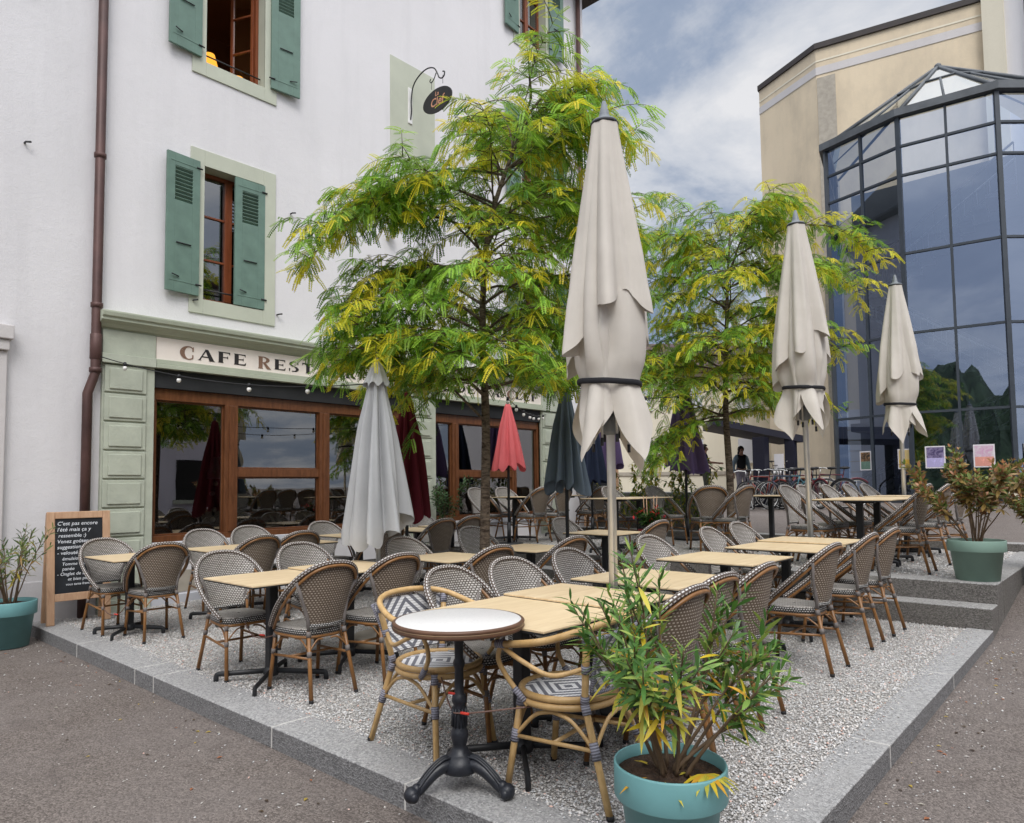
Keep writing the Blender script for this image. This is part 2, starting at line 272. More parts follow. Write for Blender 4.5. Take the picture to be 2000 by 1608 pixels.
# ------------------------------------------------------------------ mesh builder
class MB:
    def __init__(s): s.v = []; s.f = []; s.uv = []; s.mi = []; s.sm = []
    def add(s, verts, faces, uvs=None, mi=0, smooth=False):
        o = len(s.v); s.v += [tuple(p) for p in verts]
        for k, f in enumerate(faces):
            s.f.append(tuple(o + i for i in f)); s.mi.append(mi); s.sm.append(smooth)
            s.uv.append([uvs[i] for i in f] if uvs is not None else None)
        return s
    def box(s, x0, x1, y0, y1, z0, z1, mi=0, M=None):
        p = [V((x, y, z)) for z in (z0, z1) for y in (y0, y1) for x in (x0, x1)]
        if M is not None: p = [M @ q for q in p]
        return s.add(p, [(0, 2, 3, 1), (4, 5, 7, 6), (0, 1, 5, 4), (1, 3, 7, 5), (3, 2, 6, 7), (2, 0, 4, 6)], None, mi)
    def tube(s, pts, r, n=8, cap=True, mi=0, closed=False, uo=0.0, flat=1.0):
        pts = [V(p) for p in pts]; N = len(pts)
        rs = r if isinstance(r, (list, tuple)) else [r] * N
        T = []
        for i in range(N):
            a = pts[(i - 1) % N] if (closed or i > 0) else pts[i]; b = pts[(i + 1) % N] if (closed or i < N - 1) else pts[i]
            t = (b - a); T.append(t.normalized() if t.length > 1e-9 else V((0, 0, 1)))
        up = V((0, 0, 1)) if abs(T[0].z) < .9 else V((1, 0, 0))
        nrm = (up - T[0] * up.dot(T[0])).normalized()
        vs = []; us = []; L = uo
        for i in range(N):
            if i:
                nrm = (nrm - T[i] * nrm.dot(T[i]))
                nrm = nrm.normalized() if nrm.length > 1e-6 else T[i].orthogonal().normalized()
                L += (pts[i] - pts[i - 1]).length
            bi = T[i].cross(nrm)
            for k in range(n + 1):
                a = 2 * PI * k / n
                vs.append(pts[i] + (nrm * math.cos(a) + bi * math.sin(a) * flat) * rs[i]); us.append((L, a * rs[i]))
        fs = []
        m = n + 1
        for i in range(N - 1):
            for k in range(n): fs.append((i * m + k, i * m + k + 1, (i + 1) * m + k + 1, (i + 1) * m + k))
        if closed:
            for k in range(n): fs.append(((N - 1) * m + k, (N - 1) * m + k + 1, k + 1, k))
        elif cap:
            fs.append(tuple(reversed(range(n)))); fs.append(tuple((N - 1) * m + k for k in range(n)))
        return s.add(vs, fs, us, mi, True)
    def lathe(s, prof, n=24, c=(0, 0, 0), mi=0, smooth=True, sx=1.0, sy=1.0):
        vs = []; us = []; L = 0
        for i, (r, z) in enumerate(prof):
            if i: L += math.hypot(r - prof[i - 1][0], z - prof[i - 1][1])
            for k in range(n + 1):
                a = 2 * PI * k / n; vs.append((c[0] + r * math.cos(a) * sx, c[1] + r * math.sin(a) * sy, c[2] + z)); us.append((a * max(r, .01), L))
        m = n + 1; fs = [(i * m + k, i * m + k + 1, (i + 1) * m + k + 1, (i + 1) * m + k) for i in range(len(prof) - 1) for k in range(n)]
        return s.add(vs, fs, us, mi, smooth)
    def disc(s, r, z, n=24, c=(0, 0), mi=0, sx=1.0, sy=1.0):
        vs = [(c[0] + r * math.cos(2 * PI * k / n) * sx, c[1] + r * math.sin(2 * PI * k / n) * sy, z) for k in range(n)]
        return s.add(vs, [tuple(range(n))], None, mi)
    def sheet(s, g, uv=None, mi=0, smooth=True, flip=False):
        R = len(g); C_ = len(g[0]); vs = [p for row in g for p in row]; us = [u for row in uv for u in row] if uv else None
        fs = []
        for i in range(R - 1):
            for j in range(C_ - 1):
                f = (i * C_ + j, i * C_ + j + 1, (i + 1) * C_ + j + 1, (i + 1) * C_ + j); fs.append(tuple(reversed(f)) if flip else f)
        return s.add(vs, fs, us, mi, smooth)
    def prism(s, poly, z0, z1, mi=0, caps=True):
        n = len(poly); vs = [(x, y, z0) for x, y in poly] + [(x, y, z1) for x, y in poly]
        fs = [(i, (i + 1) % n, n + (i + 1) % n, n + i) for i in range(n)]
        if caps: fs += [tuple(range(n))[::-1], tuple(range(n, 2 * n))]
        return s.add(vs, fs, None, mi)
    def ball(s, c, r, n=12, m=8, mi=0, sc=(1, 1, 1)):
        pr = [(math.sin(PI * i / m) * r, -math.cos(PI * i / m) * r) for i in range(m + 1)]
        o = len(s.v); s.lathe(pr, n, (0, 0, 0), mi)
        for i in range(o, len(s.v)):
            x, y, z = s.v[i]; s.v[i] = (c[0] + x * sc[0], c[1] + y * sc[1], c[2] + z * sc[2])
        return s
    def build(s, name, mats, parent=None, bevel=0, loc=None, sharp=.7):
        me = bpy.data.meshes.new(name); me.from_pydata(s.v, [], s.f)
        mats = mats if isinstance(mats, (list, tuple)) else [mats]
        for m in mats: me.materials.append(MT[m] if isinstance(m, str) else m)
        uvl = me.uv_layers.new(name='UVMap'); flat = []
        for f, us in zip(s.f, s.uv):
            if us is not None: flat += [c for u in us for c in u]
            else:
                a, b, c_ = V(s.v[f[0]]), V(s.v[f[1]]), V(s.v[f[2]]); n = (b - a).cross(c_ - a); ax = max(range(3), key=lambda i: abs(n[i]))
                i, j = [(1, 2), (0, 2), (0, 1)][ax]
                for q in f: flat += [s.v[q][i], s.v[q][j]]
        uvl.data.foreach_set('uv', flat)
        me.polygons.foreach_set('material_index', s.mi); me.polygons.foreach_set('use_smooth', s.sm)
        me.validate(); me.update()
        o = bpy.data.objects.new(name, me); COL.objects.link(o)
        if parent is not None: o.parent = parent
        if loc is not None: o.location = loc
        if bevel:
            b = o.modifiers.new('bevel', 'BEVEL'); b.width = bevel; b.segments = 2; b.limit_method = 'ANGLE'; b.angle_limit = .7
        return o
def tag(o, label=None, cat=None, group=None, kind=None):
    if label: o['label'] = label
    if cat: o['category'] = cat
    if group: o['group'] = group
    if kind: o['kind'] = kind
    return o
def thing(name, label, cat, loc=(0, 0, 0), rz=0, group=None):
    o = bpy.data.objects.new(name, None); COL.objects.link(o); o.location = loc; o.rotation_euler = (0, 0, rz); o.empty_display_size = .1
    return tag(o, label, cat, group)
def dup(root, loc, rz, label, group=None):
    r = root.copy(); COL.objects.link(r); r.location = loc; r.rotation_euler = (0, 0, rz); r['label'] = label
    if group: r['group'] = group
    for ch in list(root.children):
        c = ch.copy(); COL.objects.link(c); c.parent = r
        for g in list(ch.children):
            d = g.copy(); COL.objects.link(d); d.parent = c
    return r
def smooth_path(pts, per=6):
    P = [V(p) for p in pts]; out = []
    for i in range(len(P) - 1):
        p0 = P[max(i - 1, 0)]; p1 = P[i]; p2 = P[i + 1]; p3 = P[min(i + 2, len(P) - 1)]
        for k in range(per):
            t = k / per
            out.append(.5 * ((2 * p1) + (p2 - p0) * t + (2 * p0 - 5 * p1 + 4 * p2 - p3) * t * t + (3 * p1 - p0 - 3 * p2 + p3) * t ** 3))
    out.append(P[-1]); return out
def interp(tab, x):
    if x <= tab[0][0]: return tab[0][1]
    for (a, b), (c, d) in zip(tab, tab[1:]):
        if x <= c: return b + (d - b) * (x - a) / (c - a)
    return tab[-1][1]
def tinted(o, cols):
    a = o.data.color_attributes.new('tint', 'FLOAT_COLOR', 'POINT')
    c = np.ones((len(o.data.vertices), 4), np.float32); c[:, :3] = cols; a.data.foreach_set('color', c.ravel())
def np_mesh(name, verts, faces, matname, cols=None, parent=None, smooth=False):
    me = bpy.data.meshes.new(name); nf, k = faces.shape
    me.vertices.add(len(verts)); me.vertices.foreach_set('co', verts.astype(np.float32).ravel())
    me.loops.add(nf * k); me.loops.foreach_set('vertex_index', faces.astype(np.int32).ravel())
    me.polygons.add(nf); me.polygons.foreach_set('loop_start', np.arange(0, nf * k, k, dtype=np.int32))
    if smooth: me.polygons.foreach_set('use_smooth', np.ones(nf, bool))
    me.materials.append(MT[matname]); me.update(calc_edges=True); me.validate()
    o = bpy.data.objects.new(name, me); COL.objects.link(o)
    if parent is not None: o.parent = parent
    if cols is not None: tinted(o, cols)
    return o
setup_materials()
def gz(x): return max(0.0, .022 * (x - 2.8))      # the lower gravel rises gently with the street
UP = .46                                           # level of the upper gravel
# ------------------------------------------------------------------ ground
def road_z(x):
    return interp([(-60, -.45), (-8, -.14), (3, -.12), (7.4, .03), (8.1, .12), (10.6, .44), (11.6, .5), (16, .68), (20, .82), (24, .9), (60, 1.3)], x)
def ground_strip(mb, xs, y0, y1):
    ny = 8
    mb.sheet([[(x, y0 + (y1 - y0) * j / ny, road_z(x)) for x in xs] for j in range(ny + 1)], None, 0, True)
mb = MB()
ground_strip(mb, [-300, -60, -30, -8, 2.25], -300, 8.99)
ground_strip(mb, [2.25, 3, 5, 7.4, 7.7, 8.1, 9, 10.6, 11.65], -300, 1.1)
ground_strip(mb, [11.65, 13, 20, 40, 60, 300], -300, 300)
tag(mb.build('road', 'asphalt'), kind='structure')
# granite kerb of the terrace: stone blocks with open joints
def kerb_blocks(mb, a, b, cuts, w, zt, zb=-.3, axis='y', side=1):
    for c0, c1 in zip(cuts, cuts[1:]):
        e = .005
        if axis == 'y': mb.box(a, a + w, c0 + e, c1 - e, zb, zt(0))
        else:
            za, zc = zt(c0), zt(c1); p = [(c0 + e, a), (c1 - e, a), (c1 - e, a + w), (c0 + e, a + w)]
            vs = [(x, y, zb) for x, y in p] + [(x, y, zt(x)) for x, y in p]
            mb.add(vs, [(3, 2, 1, 0), (4, 5, 6, 7), (0, 1, 5, 4), (1, 2, 6, 5), (2, 3, 7, 6), (3, 0, 4, 7)])
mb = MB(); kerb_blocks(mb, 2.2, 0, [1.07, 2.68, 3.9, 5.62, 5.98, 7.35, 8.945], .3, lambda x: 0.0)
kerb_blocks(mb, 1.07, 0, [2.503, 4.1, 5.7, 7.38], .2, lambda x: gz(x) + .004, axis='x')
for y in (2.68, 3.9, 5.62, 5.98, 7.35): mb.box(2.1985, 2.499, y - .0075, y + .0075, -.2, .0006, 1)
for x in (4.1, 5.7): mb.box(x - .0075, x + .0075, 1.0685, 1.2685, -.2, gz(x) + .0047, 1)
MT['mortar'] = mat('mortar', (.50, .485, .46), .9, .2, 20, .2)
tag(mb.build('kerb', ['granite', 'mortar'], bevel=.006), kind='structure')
mb = MB()
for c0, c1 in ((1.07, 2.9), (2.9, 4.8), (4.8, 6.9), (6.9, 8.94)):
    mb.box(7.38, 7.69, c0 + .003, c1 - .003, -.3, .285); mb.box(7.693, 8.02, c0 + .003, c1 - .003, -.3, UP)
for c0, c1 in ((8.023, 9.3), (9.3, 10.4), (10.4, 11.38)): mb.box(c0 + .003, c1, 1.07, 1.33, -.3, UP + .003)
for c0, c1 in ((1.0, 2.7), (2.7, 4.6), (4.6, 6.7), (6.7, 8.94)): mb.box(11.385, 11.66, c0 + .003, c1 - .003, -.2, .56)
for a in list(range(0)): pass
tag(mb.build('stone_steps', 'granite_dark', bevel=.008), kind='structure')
mb = MB(); mb.box(11.70, 11.99, -3.0, 1.0, .2, .60); mb.box(12.0, 12.5, 1.0, 8.9, .3, .565)
# gravel beds
mb = MB(); xs = [2.5, 2.8, 4, 5.5, 7.38]; mb.sheet([[(x, y, gz(x) - .012) for x in xs] for y in (1.25, 3, 5, 7, 8.948)])
tag(mb.build('gravel_bed', 'gravel'), kind='structure')
mb = MB(); xs = [8.02, 9.5, 11.385]; mb.sheet([[(x, y, UP - .012) for x in xs] for y in (1.33, 4, 8.948)])
tag(mb.build('upper_gravel_bed', 'gravel'), kind='structure')
# loose stones
def stones(name, n, sampler, smin, smax):
    P, S = sampler(n)
    n = len(P); base = np.array([[1, 0, 0], [0, 1, 0], [-1, 0, 0], [0, -1, 0], [0, 0, .75], [0, 0, -.75]], float)
    F = np.array([[0, 1, 4], [1, 2, 4], [2, 3, 4], [3, 0, 4], [1, 0, 5], [2, 1, 5], [3, 2, 5], [0, 3, 5]])
    J = base[None] * (1 + nrg.uniform(-.38, .38, (n, 6, 3))) + nrg.uniform(-.22, .22, (n, 6, 3))
    J *= nrg.uniform(.6, 1.0, (n, 1, 3)) * np.array([1, 1, .7]); J *= S[:, None, None]
    a = nrg.uniform(0, 6.28, n); ca, sa = np.cos(a), np.sin(a)
    X = J[..., 0] * ca[:, None] - J[..., 1] * sa[:, None]; Y = J[..., 0] * sa[:, None] + J[..., 1] * ca[:, None]
    t = nrg.uniform(-.5, .5, n); ct, st = np.cos(t), np.sin(t); Z = J[..., 2] * ct[:, None] + X * st[:, None]; X = X * ct[:, None] - J[..., 2] * st[:, None]
    W = np.stack([X, Y, Z], -1) + P[:, None, :]
    faces = (F[None] + (np.arange(n) * 6)[:, None, None]).reshape(-1, 3)
    g = np.clip(nrg.normal(.69, .125, n), .22, .92); warm = nrg.normal(0, .025, n)
    col = np.stack([g * (1.03 + warm), g, g * (.97 - warm)], -1); red = nrg.random(n) < .03; col[red] *= np.array([1.15, .8, .7])
    o = np_mesh(name, W.reshape(-1, 3), faces, 'stone', np.repeat(np.clip(col, 0, 1), 6, 0)); return tag(o, kind='stuff')
def samp_low(n):
    x = 2.46 + 4.95 * nrg.random(n) ** 1.25; y = 1.19 + 7.73 * nrg.random(n) ** 1.35
    keep = (x > 2.5) | (nrg.random(n) < .35); x, y = x[keep], y[keep]; s = nrg.uniform(.0045, .0118, len(x))
    z = np.maximum(0, .022 * (x - 2.8)) - .010 + nrg.uniform(0, .006, len(x)); z = np.where((x < 2.5), .003, z)
    return np.stack([x, y, z], -1), s
stones('gravel', 125000, samp_low, 0, 0)
def samp_up(n):
    x = 7.98 + 3.42 * nrg.random(n); y = 1.28 + 6.0 * nrg.random(n) ** 1.4; s = nrg.uniform(.008, .017, n)
    return np.stack([x, y, np.full(n, UP - .008)], -1), s
stones('upper_gravel', 11000, samp_up, 0, 0)
def samp_spill(n):
    # strays on the kerb tops, on the road beside the kerb
    k = n // 3
    x1 = 2.5 - np.abs(nrg.normal(0, .07, k)); y1 = nrg.uniform(1.2, 8.7, k); m = x1 > 2.22; x1, y1 = x1[m], y1[m]; z1 = np.full(len(x1), .004)
    x2 = nrg.uniform(2.5, 7.3, k); y2 = 1.27 - np.abs(nrg.normal(0, .055, k)); m = y2 > 1.12; x2, y2 = x2[m], y2[m]; z2 = np.maximum(0, .022 * (x2 - 2.8)) + .008
    x3 = 2.18 - np.abs(nrg.normal(0, .5, k // 3)); y3 = nrg.uniform(.5, 8.5, k // 3); z3 = np.array([road_z(q) for q in x3]) + .003
    x4 = nrg.uniform(2.5, 7.5, k // 2); y4 = 1.05 - np.abs(nrg.normal(0, .22, k // 2)); z4 = np.array([road_z(q) for q in x4]) + .003
    x = np.concatenate([x1, x2, x3, x4]); y = np.concatenate([y1, y2, y3, y4]); z = np.concatenate([z1, z2, z3, z4])
    return np.stack([x, y, z], -1), nrg.uniform(.003, .010, len(x))
stones('stray_gravel', 2600, samp_spill, 0, 0)
# dry leaves and petals blown along the kerb
n = 170; x = np.concatenate([2.17 - np.abs(nrg.normal(0, .35, 90)), nrg.uniform(2.6, 7.2, 80)]); y = np.concatenate([nrg.uniform(1.2, 8.6, 90), 1.02 - np.abs(nrg.normal(0, .18, 80))])
P = np.stack([x, y, [road_z(q) + .004 for q in x]], -1); a = nrg.uniform(0, 6.28, n); S = nrg.uniform(.006, .020, n)
q = np.array([[1, 0, 0], [0, .5, .25], [-1, 0, 0], [0, -.5, .2]]); W = np.stack([q[None, :, 0] * np.cos(a)[:, None] - q[None, :, 1] * np.sin(a)[:, None], q[None, :, 0] * np.sin(a)[:, None] + q[None, :, 1] * np.cos(a)[:, None], np.repeat(q[None, :, 2], n, 0)], -1) * S[:, None, None] + P[:, None]
pal = np.array([(.62, .58, .50), (.5, .2, .1), (.10, .07, .05), (.6, .45, .1), (.7, .66, .62), (.14, .10, .06)]); cc = pal[nrg.integers(0, 6, n)]
tag(np_mesh('dry_leaves', W.reshape(-1, 3), np.arange(n * 4).reshape(n, 4), 'leaf', np.repeat(cc, 4, 0)), kind='stuff')

# ------------------------------------------------------------------ buildings
FY = 8.95
def wall_cells(mb, x0, x1, z0, z1, holes, y=FY, mi=0):
    xs = sorted({x0, x1} | {h[0] for h in holes} | {h[1] for h in holes}); zs = sorted({z0, z1} | {h[2] for h in holes} | {h[3] for h in holes})
    xs = [x for x in xs if x0 <= x <= x1]; zs = [z for z in zs if z0 <= z <= z1]
    for a, b in zip(xs, xs[1:]):
        for c, d in zip(zs, zs[1:]):
            mx, mz = (a + b) / 2, (c + d) / 2
            if any(h[0] < mx < h[1] and h[2] < mz < h[3] for h in holes): continue
            mb.add([(a, y, c), (b, y, c), (b, y, d), (a, y, d)], [(0, 1, 2, 3)], None, mi)
    for h in holes:      # reveals
        if h[0] < x0 or h[1] > x1: continue
        dpt = h[4] if len(h) > 4 else .24
        X0, X1, Z0, Z1 = h[:4]
        for q in (((X0, y, Z0), (X0, y, Z1), (X0, y + dpt, Z1), (X0, y + dpt, Z0)), ((X1, y, Z1), (X1, y, Z0), (X1, y + dpt, Z0), (X1, y + dpt, Z1)),
                  ((X0, y, Z1), (X1, y, Z1), (X1, y + dpt, Z1), (X0, y + dpt, Z1)), ((X1, y, Z0), (X0, y, Z0), (X0, y + dpt, Z0), (X1, y + dpt, Z0))):
            mb.add(q, [(0, 1, 2, 3)], None, 1)
def frame_ring(mb, X0, X1, Z0, Z1, x0, x1, z0, z1, ya, yb, mi=0):
    mb.box(X0, x0, ya, yb, Z0, Z1, mi); mb.box(x1, X1, ya, yb, Z0, Z1, mi); mb.box(x0, x1, ya + .0015, yb, z1, Z1, mi); mb.box(x0, x1, ya + .0015, yb, Z0, z0, mi)
def shutter(parent, x, z0, z1, w, hinge, ang):
    # hinge at (x, FY-.05); hinge=-1 leaf swings to the left, +1 to the right; ang from lying flat on the wall
    t = .036; mb = MB(); s = hinge
    lv0, lv1 = z1 - .60, z1 - .16            # louvre opening
    a, b = .10, w - .10
    def bx(x0, x1, y0, y1, c, d):
        X = sorted((s * x0, s * x1)); mb.box(X[0], X[1], y0, y1, c, d)
    bx(0, a, 0, t, z0, z1); bx(b, w, 0, t, z0, z1); bx(a, b, .0, t, z0, lv0); bx(a, b, 0, t, lv1, z1)
    k = 9
    for i in range(k):
        zc = lv0 + (lv1 - lv0) * (i + .5) / k
        X = sorted((s * a, s * b)); M = Matrix.Translation((0, t / 2, zc)) @ Matrix.Rotation(-.75, 4, 'X')
        mb.box(X[0], X[1], -.024, .024, -.005, .005, 0, M)
    bx(.03, w - .04, -.004, 0, z1 - .11, z1 - .095); bx(.03, w - .04, -.004, 0, z0 + .13, z0 + .145)
    o = mb.build('shutter', 'shutter', parent, bevel=.003); o.location = (x, FY - .062, 0); o.rotation_euler = (0, 0, ang * -s)
    for nm, pa, pb, r in (('shutter_bar', (s * .12, -.012, z0 + .62), (s * (w - .12), -.012, z0 + .62), .008), ('shutter_latch', (s * (w - .16), -.01, z0 + .19), (s * (w - .06), -.03, z0 + .205), .008), ('shutter_hinge', (s * -.03, .0, z0 + .137), (s * .05, -.008, z0 + .137), .011), ('shutter_hinge', (s * -.03, 0, z1 - .10), (s * .05, -.008, z1 - .10), .011)):
        ib = MB(); ib.tube([pa, pb], r, 6); ib.build(nm, 'iron', o)
    return o
def casement(parent, x0, x1, z0, z1, y, bars=3, open_right=False):
    f = MB(); frame_ring(f, x0, x1, z0, z1, x0 + .05, x1 - .05, z0 + .06, z1 - .05, y, y + .06)
    m = (x0 + x1) / 2; f.box(m - .05, m + .05, y - .012, y + .05, z0 + .06, z1 - .05)
    for i in range(1, bars):
        z = z0 + (z1 - z0) * i / bars; f.box(x0 + .05, m - .05, y + .008, y + .04, z - .014, z + .014)
        if not open_right: f.box(m + .05, x1 - .05, y + .008, y + .04, z - .014, z + .014)
    o = f.build('window', 'wood_case', parent, bevel=.004)
    g = MB(); g.add([(x0 + .05, y + .03, z0 + .06), (m - .05, y + .03, z0 + .06), (m - .05, y + .03, z1 - .05), (x0 + .05, y + .03, z1 - .05)], [(0, 1, 2, 3)])
    if not open_right: g.add([(m + .05, y + .03, z0 + .06), (x1 - .05, y + .03, z0 + .06), (x1 - .05, y + .03, z1 - .05), (m + .05, y + .03, z1 - .05)], [(0, 1, 2, 3)])
    g.build('window_pane', 'glass', o); return o
def room(parent, x0, x1, z0, z1, y, matn, d=1.6):
    mb = MB(); mb.add([(x0, y, z0), (x1, y, z0), (x1, y, z1), (x0, y, z1), (x0, y + d, z0), (x1, y + d, z0), (x1, y + d, z1), (x0, y + d, z1)], [(4, 5, 6, 7), (0, 4, 7, 3), (1, 2, 6, 5), (3, 7, 6, 2), (0, 1, 5, 4)])
    return mb.build('room_inside', matn, parent)
cafe = thing('cafe_building', 'tall white rendered café house with green shutters and a sage green shop front', 'building', (0, 0, 0))
BX0, BX1, EAVE = 2.78, 12.5, 12.45
ups = [(4.03, 4.86, 3.84, 5.60), (4.03, 4.86, 7.00, 8.76), (10.34, 11.17, 10.36, 12.1), (10.34, 11.17, 7.0, 8.76), (10.34, 11.17, 3.84, 5.6)]
shop = [(3.44, 7.36, .76, 2.87, .05), (8.0, 10.8, .80, 2.87, .05)]
mb = MB(); wall_cells(mb, BX0, BX1, -.3, EAVE, ups + shop)
mb.add([(BX1, FY, -.3), (BX1, 17, -.3), (BX1, 17, EAVE), (BX1, FY, EAVE)], [(0, 1, 2, 3)]); mb.add([(BX0, 17, -.3), (BX1, 17, -.3), (BX1, 17, EAVE), (BX0, 17, EAVE)], [(3, 2, 1, 0)])
mb.build('wall', ['plaster', 'surround'], cafe)
mb = MB(); mb.box(BX0 - .1, BX1 + .5, FY - .55, 17.4, EAVE, EAVE + .14); mb.add([(BX0 - .1, FY - .55, EAVE + .143), (BX1 + .5, FY - .55, EAVE + .143), (BX1 - 1, 13, EAVE + 3), (BX0 - .1, 13, EAVE + 3)], [(0, 1, 2, 3)]); mb.add([(BX1 + .5, FY - .55, EAVE + .143), (BX1 + .5, 17.4, EAVE + .143), (BX1 - 1, 13, EAVE + 3)], [(0, 1, 2)])
mb.build('roof', 'roof', cafe)
for k, (x0, x1, z0, z1) in enumerate(ups):
    mb = MB(); frame_ring(mb, x0 - .18, x1 + .18, z0 - .19, z1 + .21, x0, x1, z0, z1, FY - .022, FY + .01); mb.build('window_surround', 'surround', cafe, bevel=.004)
    if k != 1: casement(cafe, x0 + .004, x1 - .004, z0 + .004, z1 - .004, FY + .17, 3)
    else:
        f = MB(); frame_ring(f, x0 + .004, x1 - .004, z0 + .004, z1 - .004, x0 + .045, x1 - .045, z0 + .045, z1 - .04, FY + .17, FY + .23); f.build('window_frame', 'wood_case', cafe)
    room(cafe, x0 - .6, x1 + .9, z0 - .3, z1 + .4, FY + .26, 'warm_room' if k == 1 else 'dark', 2.4 if k == 1 else 1.2)
    if k == 1:   # right casement swung into the room
        f = MB(); w = .39; frame_ring(f, 0, w, z0 + .06, z1 - .06, .045, w - .045, z0 + .12, z1 - .11, -.02, .02)
        for i in (1, 2): zz = z0 + .1 + (z1 - z0 - .2) * i / 3; f.box(.045, w - .045, -.014, .014, zz - .013, zz + .013)
        o = f.build('window', 'wood_case', cafe, bevel=.004); o.location = (x1 - .05, FY + .21, 0); o.rotation_euler = (0, 0, PI - 1.15)
        g = MB(); g.add([(.045, 0, z0 + .12), (w - .045, 0, z0 + .12), (w - .045, 0, z1 - .11), (.045, 0, z1 - .11)], [(0, 1, 2, 3)]); g.build('window_pane', 'glass', o)
        lm = MB(); lm.lathe([(.0, .15), (.07, .15), (.11, 0.0), (.0, 0.0)], 16, (x0 + .30, FY + .55, z0 + .33)); lm.build('lamp_shade', 'glow', cafe)
    if k in (0, 1):
        rb = MB(); rb.tube([(x0 + .01, FY + .10, z0 + .16), (x1 - .01, FY + .10, z0 + .16)], .011, 6); rb.build('window_rail', 'iron', cafe)
    L = .43
    shutter(cafe, x0 - .075, z0 + .02, z1 + .02, L, -1, .10)
    if k == 0: # right leaf closed over half the opening
        sh = shutter(cafe, x1 + .015, z0 + .01, z1 - .01, .43, -1, .0); sh.location.y = FY - .03
    else: shutter(cafe, x1 + .075, z0 + .02, z1 + .02, L, 1, .10)
# blind window painted on the wall, small fixings
mb = MB(); mb.box(7.08, 8.05, FY - .012, FY + .005, 6.8, 8.51); mb.build('blind_window', 'surround', cafe)
for x, z in ((5.08, 3.82), (3.90, 3.80), (5.28, 5.32), (2.05, 5.2)): mb = MB(); mb.tube([(x, FY, z), (x, FY - .05, z), (x + .05, FY - .06, z + .012)], .011, 5); mb.build('shutter_catch', 'iron', cafe)
# drain pipes
def pipe(xt, xb, zt, zj, zb, y, r):
    mb = MB(); mb.tube([(xt, y, zt), (xt, y, zj + .12), (xb, y, zj - .12), (xb, y, zb)], r, 14)
    for z in (zj + .15, zj + .9, 5.28, 8.7, .95):
        if z < zt: x = xt if z > zj else xb; mb.lathe([(r, -.03), (r + .013, -.025), (r + .013, .025), (r, .03)], 14, (x, y, z))
    mb.lathe([(r, -.15), (r + .010, -.14), (r + .010, .14), (r, .15)], 14, (xt, y, zj + .42)); return mb.build('drainpipe', 'copper', cafe)
pipe(2.775, 2.70, EAVE, 2.62, -.1, FY - .085, .052); pipe(12.22, 12.22, EAVE, 2.0, .4, FY - .085, .05)
# shop front: pilasters with raised blocks
def pilaster(x0, x1, zb):
    mb = MB(); mb.box(x0, x1, FY - .05, FY + .06, zb, 2.87); z = 2.855; hgt = .335
    while z - hgt > zb - .2:
        za = max(z - hgt + .022, zb + .01)
        if z - za > .08:
            mb.box(x0 + .02, x1 - .10, FY - .072, FY - .0485, za, z); ix0, ix1, iz0, iz1 = x0 + .07, x1 - .15, za + .035, z - .035
            if iz1 > iz0: mb.box(ix0, ix1, FY - .088, FY - .071, iz0, iz1)
        z -= hgt
    mb.box(x0 - .02, x1 + .0, FY - .10, FY + .05, 2.872, 2.985); mb.box(x0 - .01, x1 - .0, FY - .075, FY + .05, 2.987, 3.262)
    return mb.build('pilaster', 'sage_rough', cafe, bevel=.006)
pilaster(2.86, 3.44, -.1); pilaster(7.36, 8.0, -.1); pilaster(10.8, 11.4, .3)
mb = MB(); prof = [(.02, 3.265), (-.05, 3.265), (-.06, 3.285), (-.085, 3.29), (-.12, 3.325), (-.17, 3.35), (-.19, 3.355), (-.19, 3.385), (-.215, 3.40), (-.225, 3.44), (-.225, 3.46), (.02, 3.475)]
X0, X1 = 2.80, 11.46
vs = [(X, FY + a, z) for X in (X0, X1) for a, z in prof]; k = len(prof)
mb.add(vs, [(i, i + 1, k + i + 1, k + i) for i in range(k - 1)] + [tuple(range(k))[::-1], tuple(range(k, 2 * k))]); mb.build('cornice', 'sage', cafe, bevel=.004)
mb = MB()
for a, b in ((3.442, 7.358), (8.002, 10.798)):
    mb.box(a, b, FY - .105, FY + .05, 2.874, 2.925); mb.box(a, b, FY - .085, FY + .05, 2.927, 2.985)
mb.build('lintel_ledge', 'sage', cafe, bevel=.005)
mb = MB()
for a, b in ((3.442, 7.358), (8.002, 10.798)): mb.box(a, b, FY - .02, FY + .12, 2.645, 2.873)
mb.build('awning_box', 'awning', cafe)
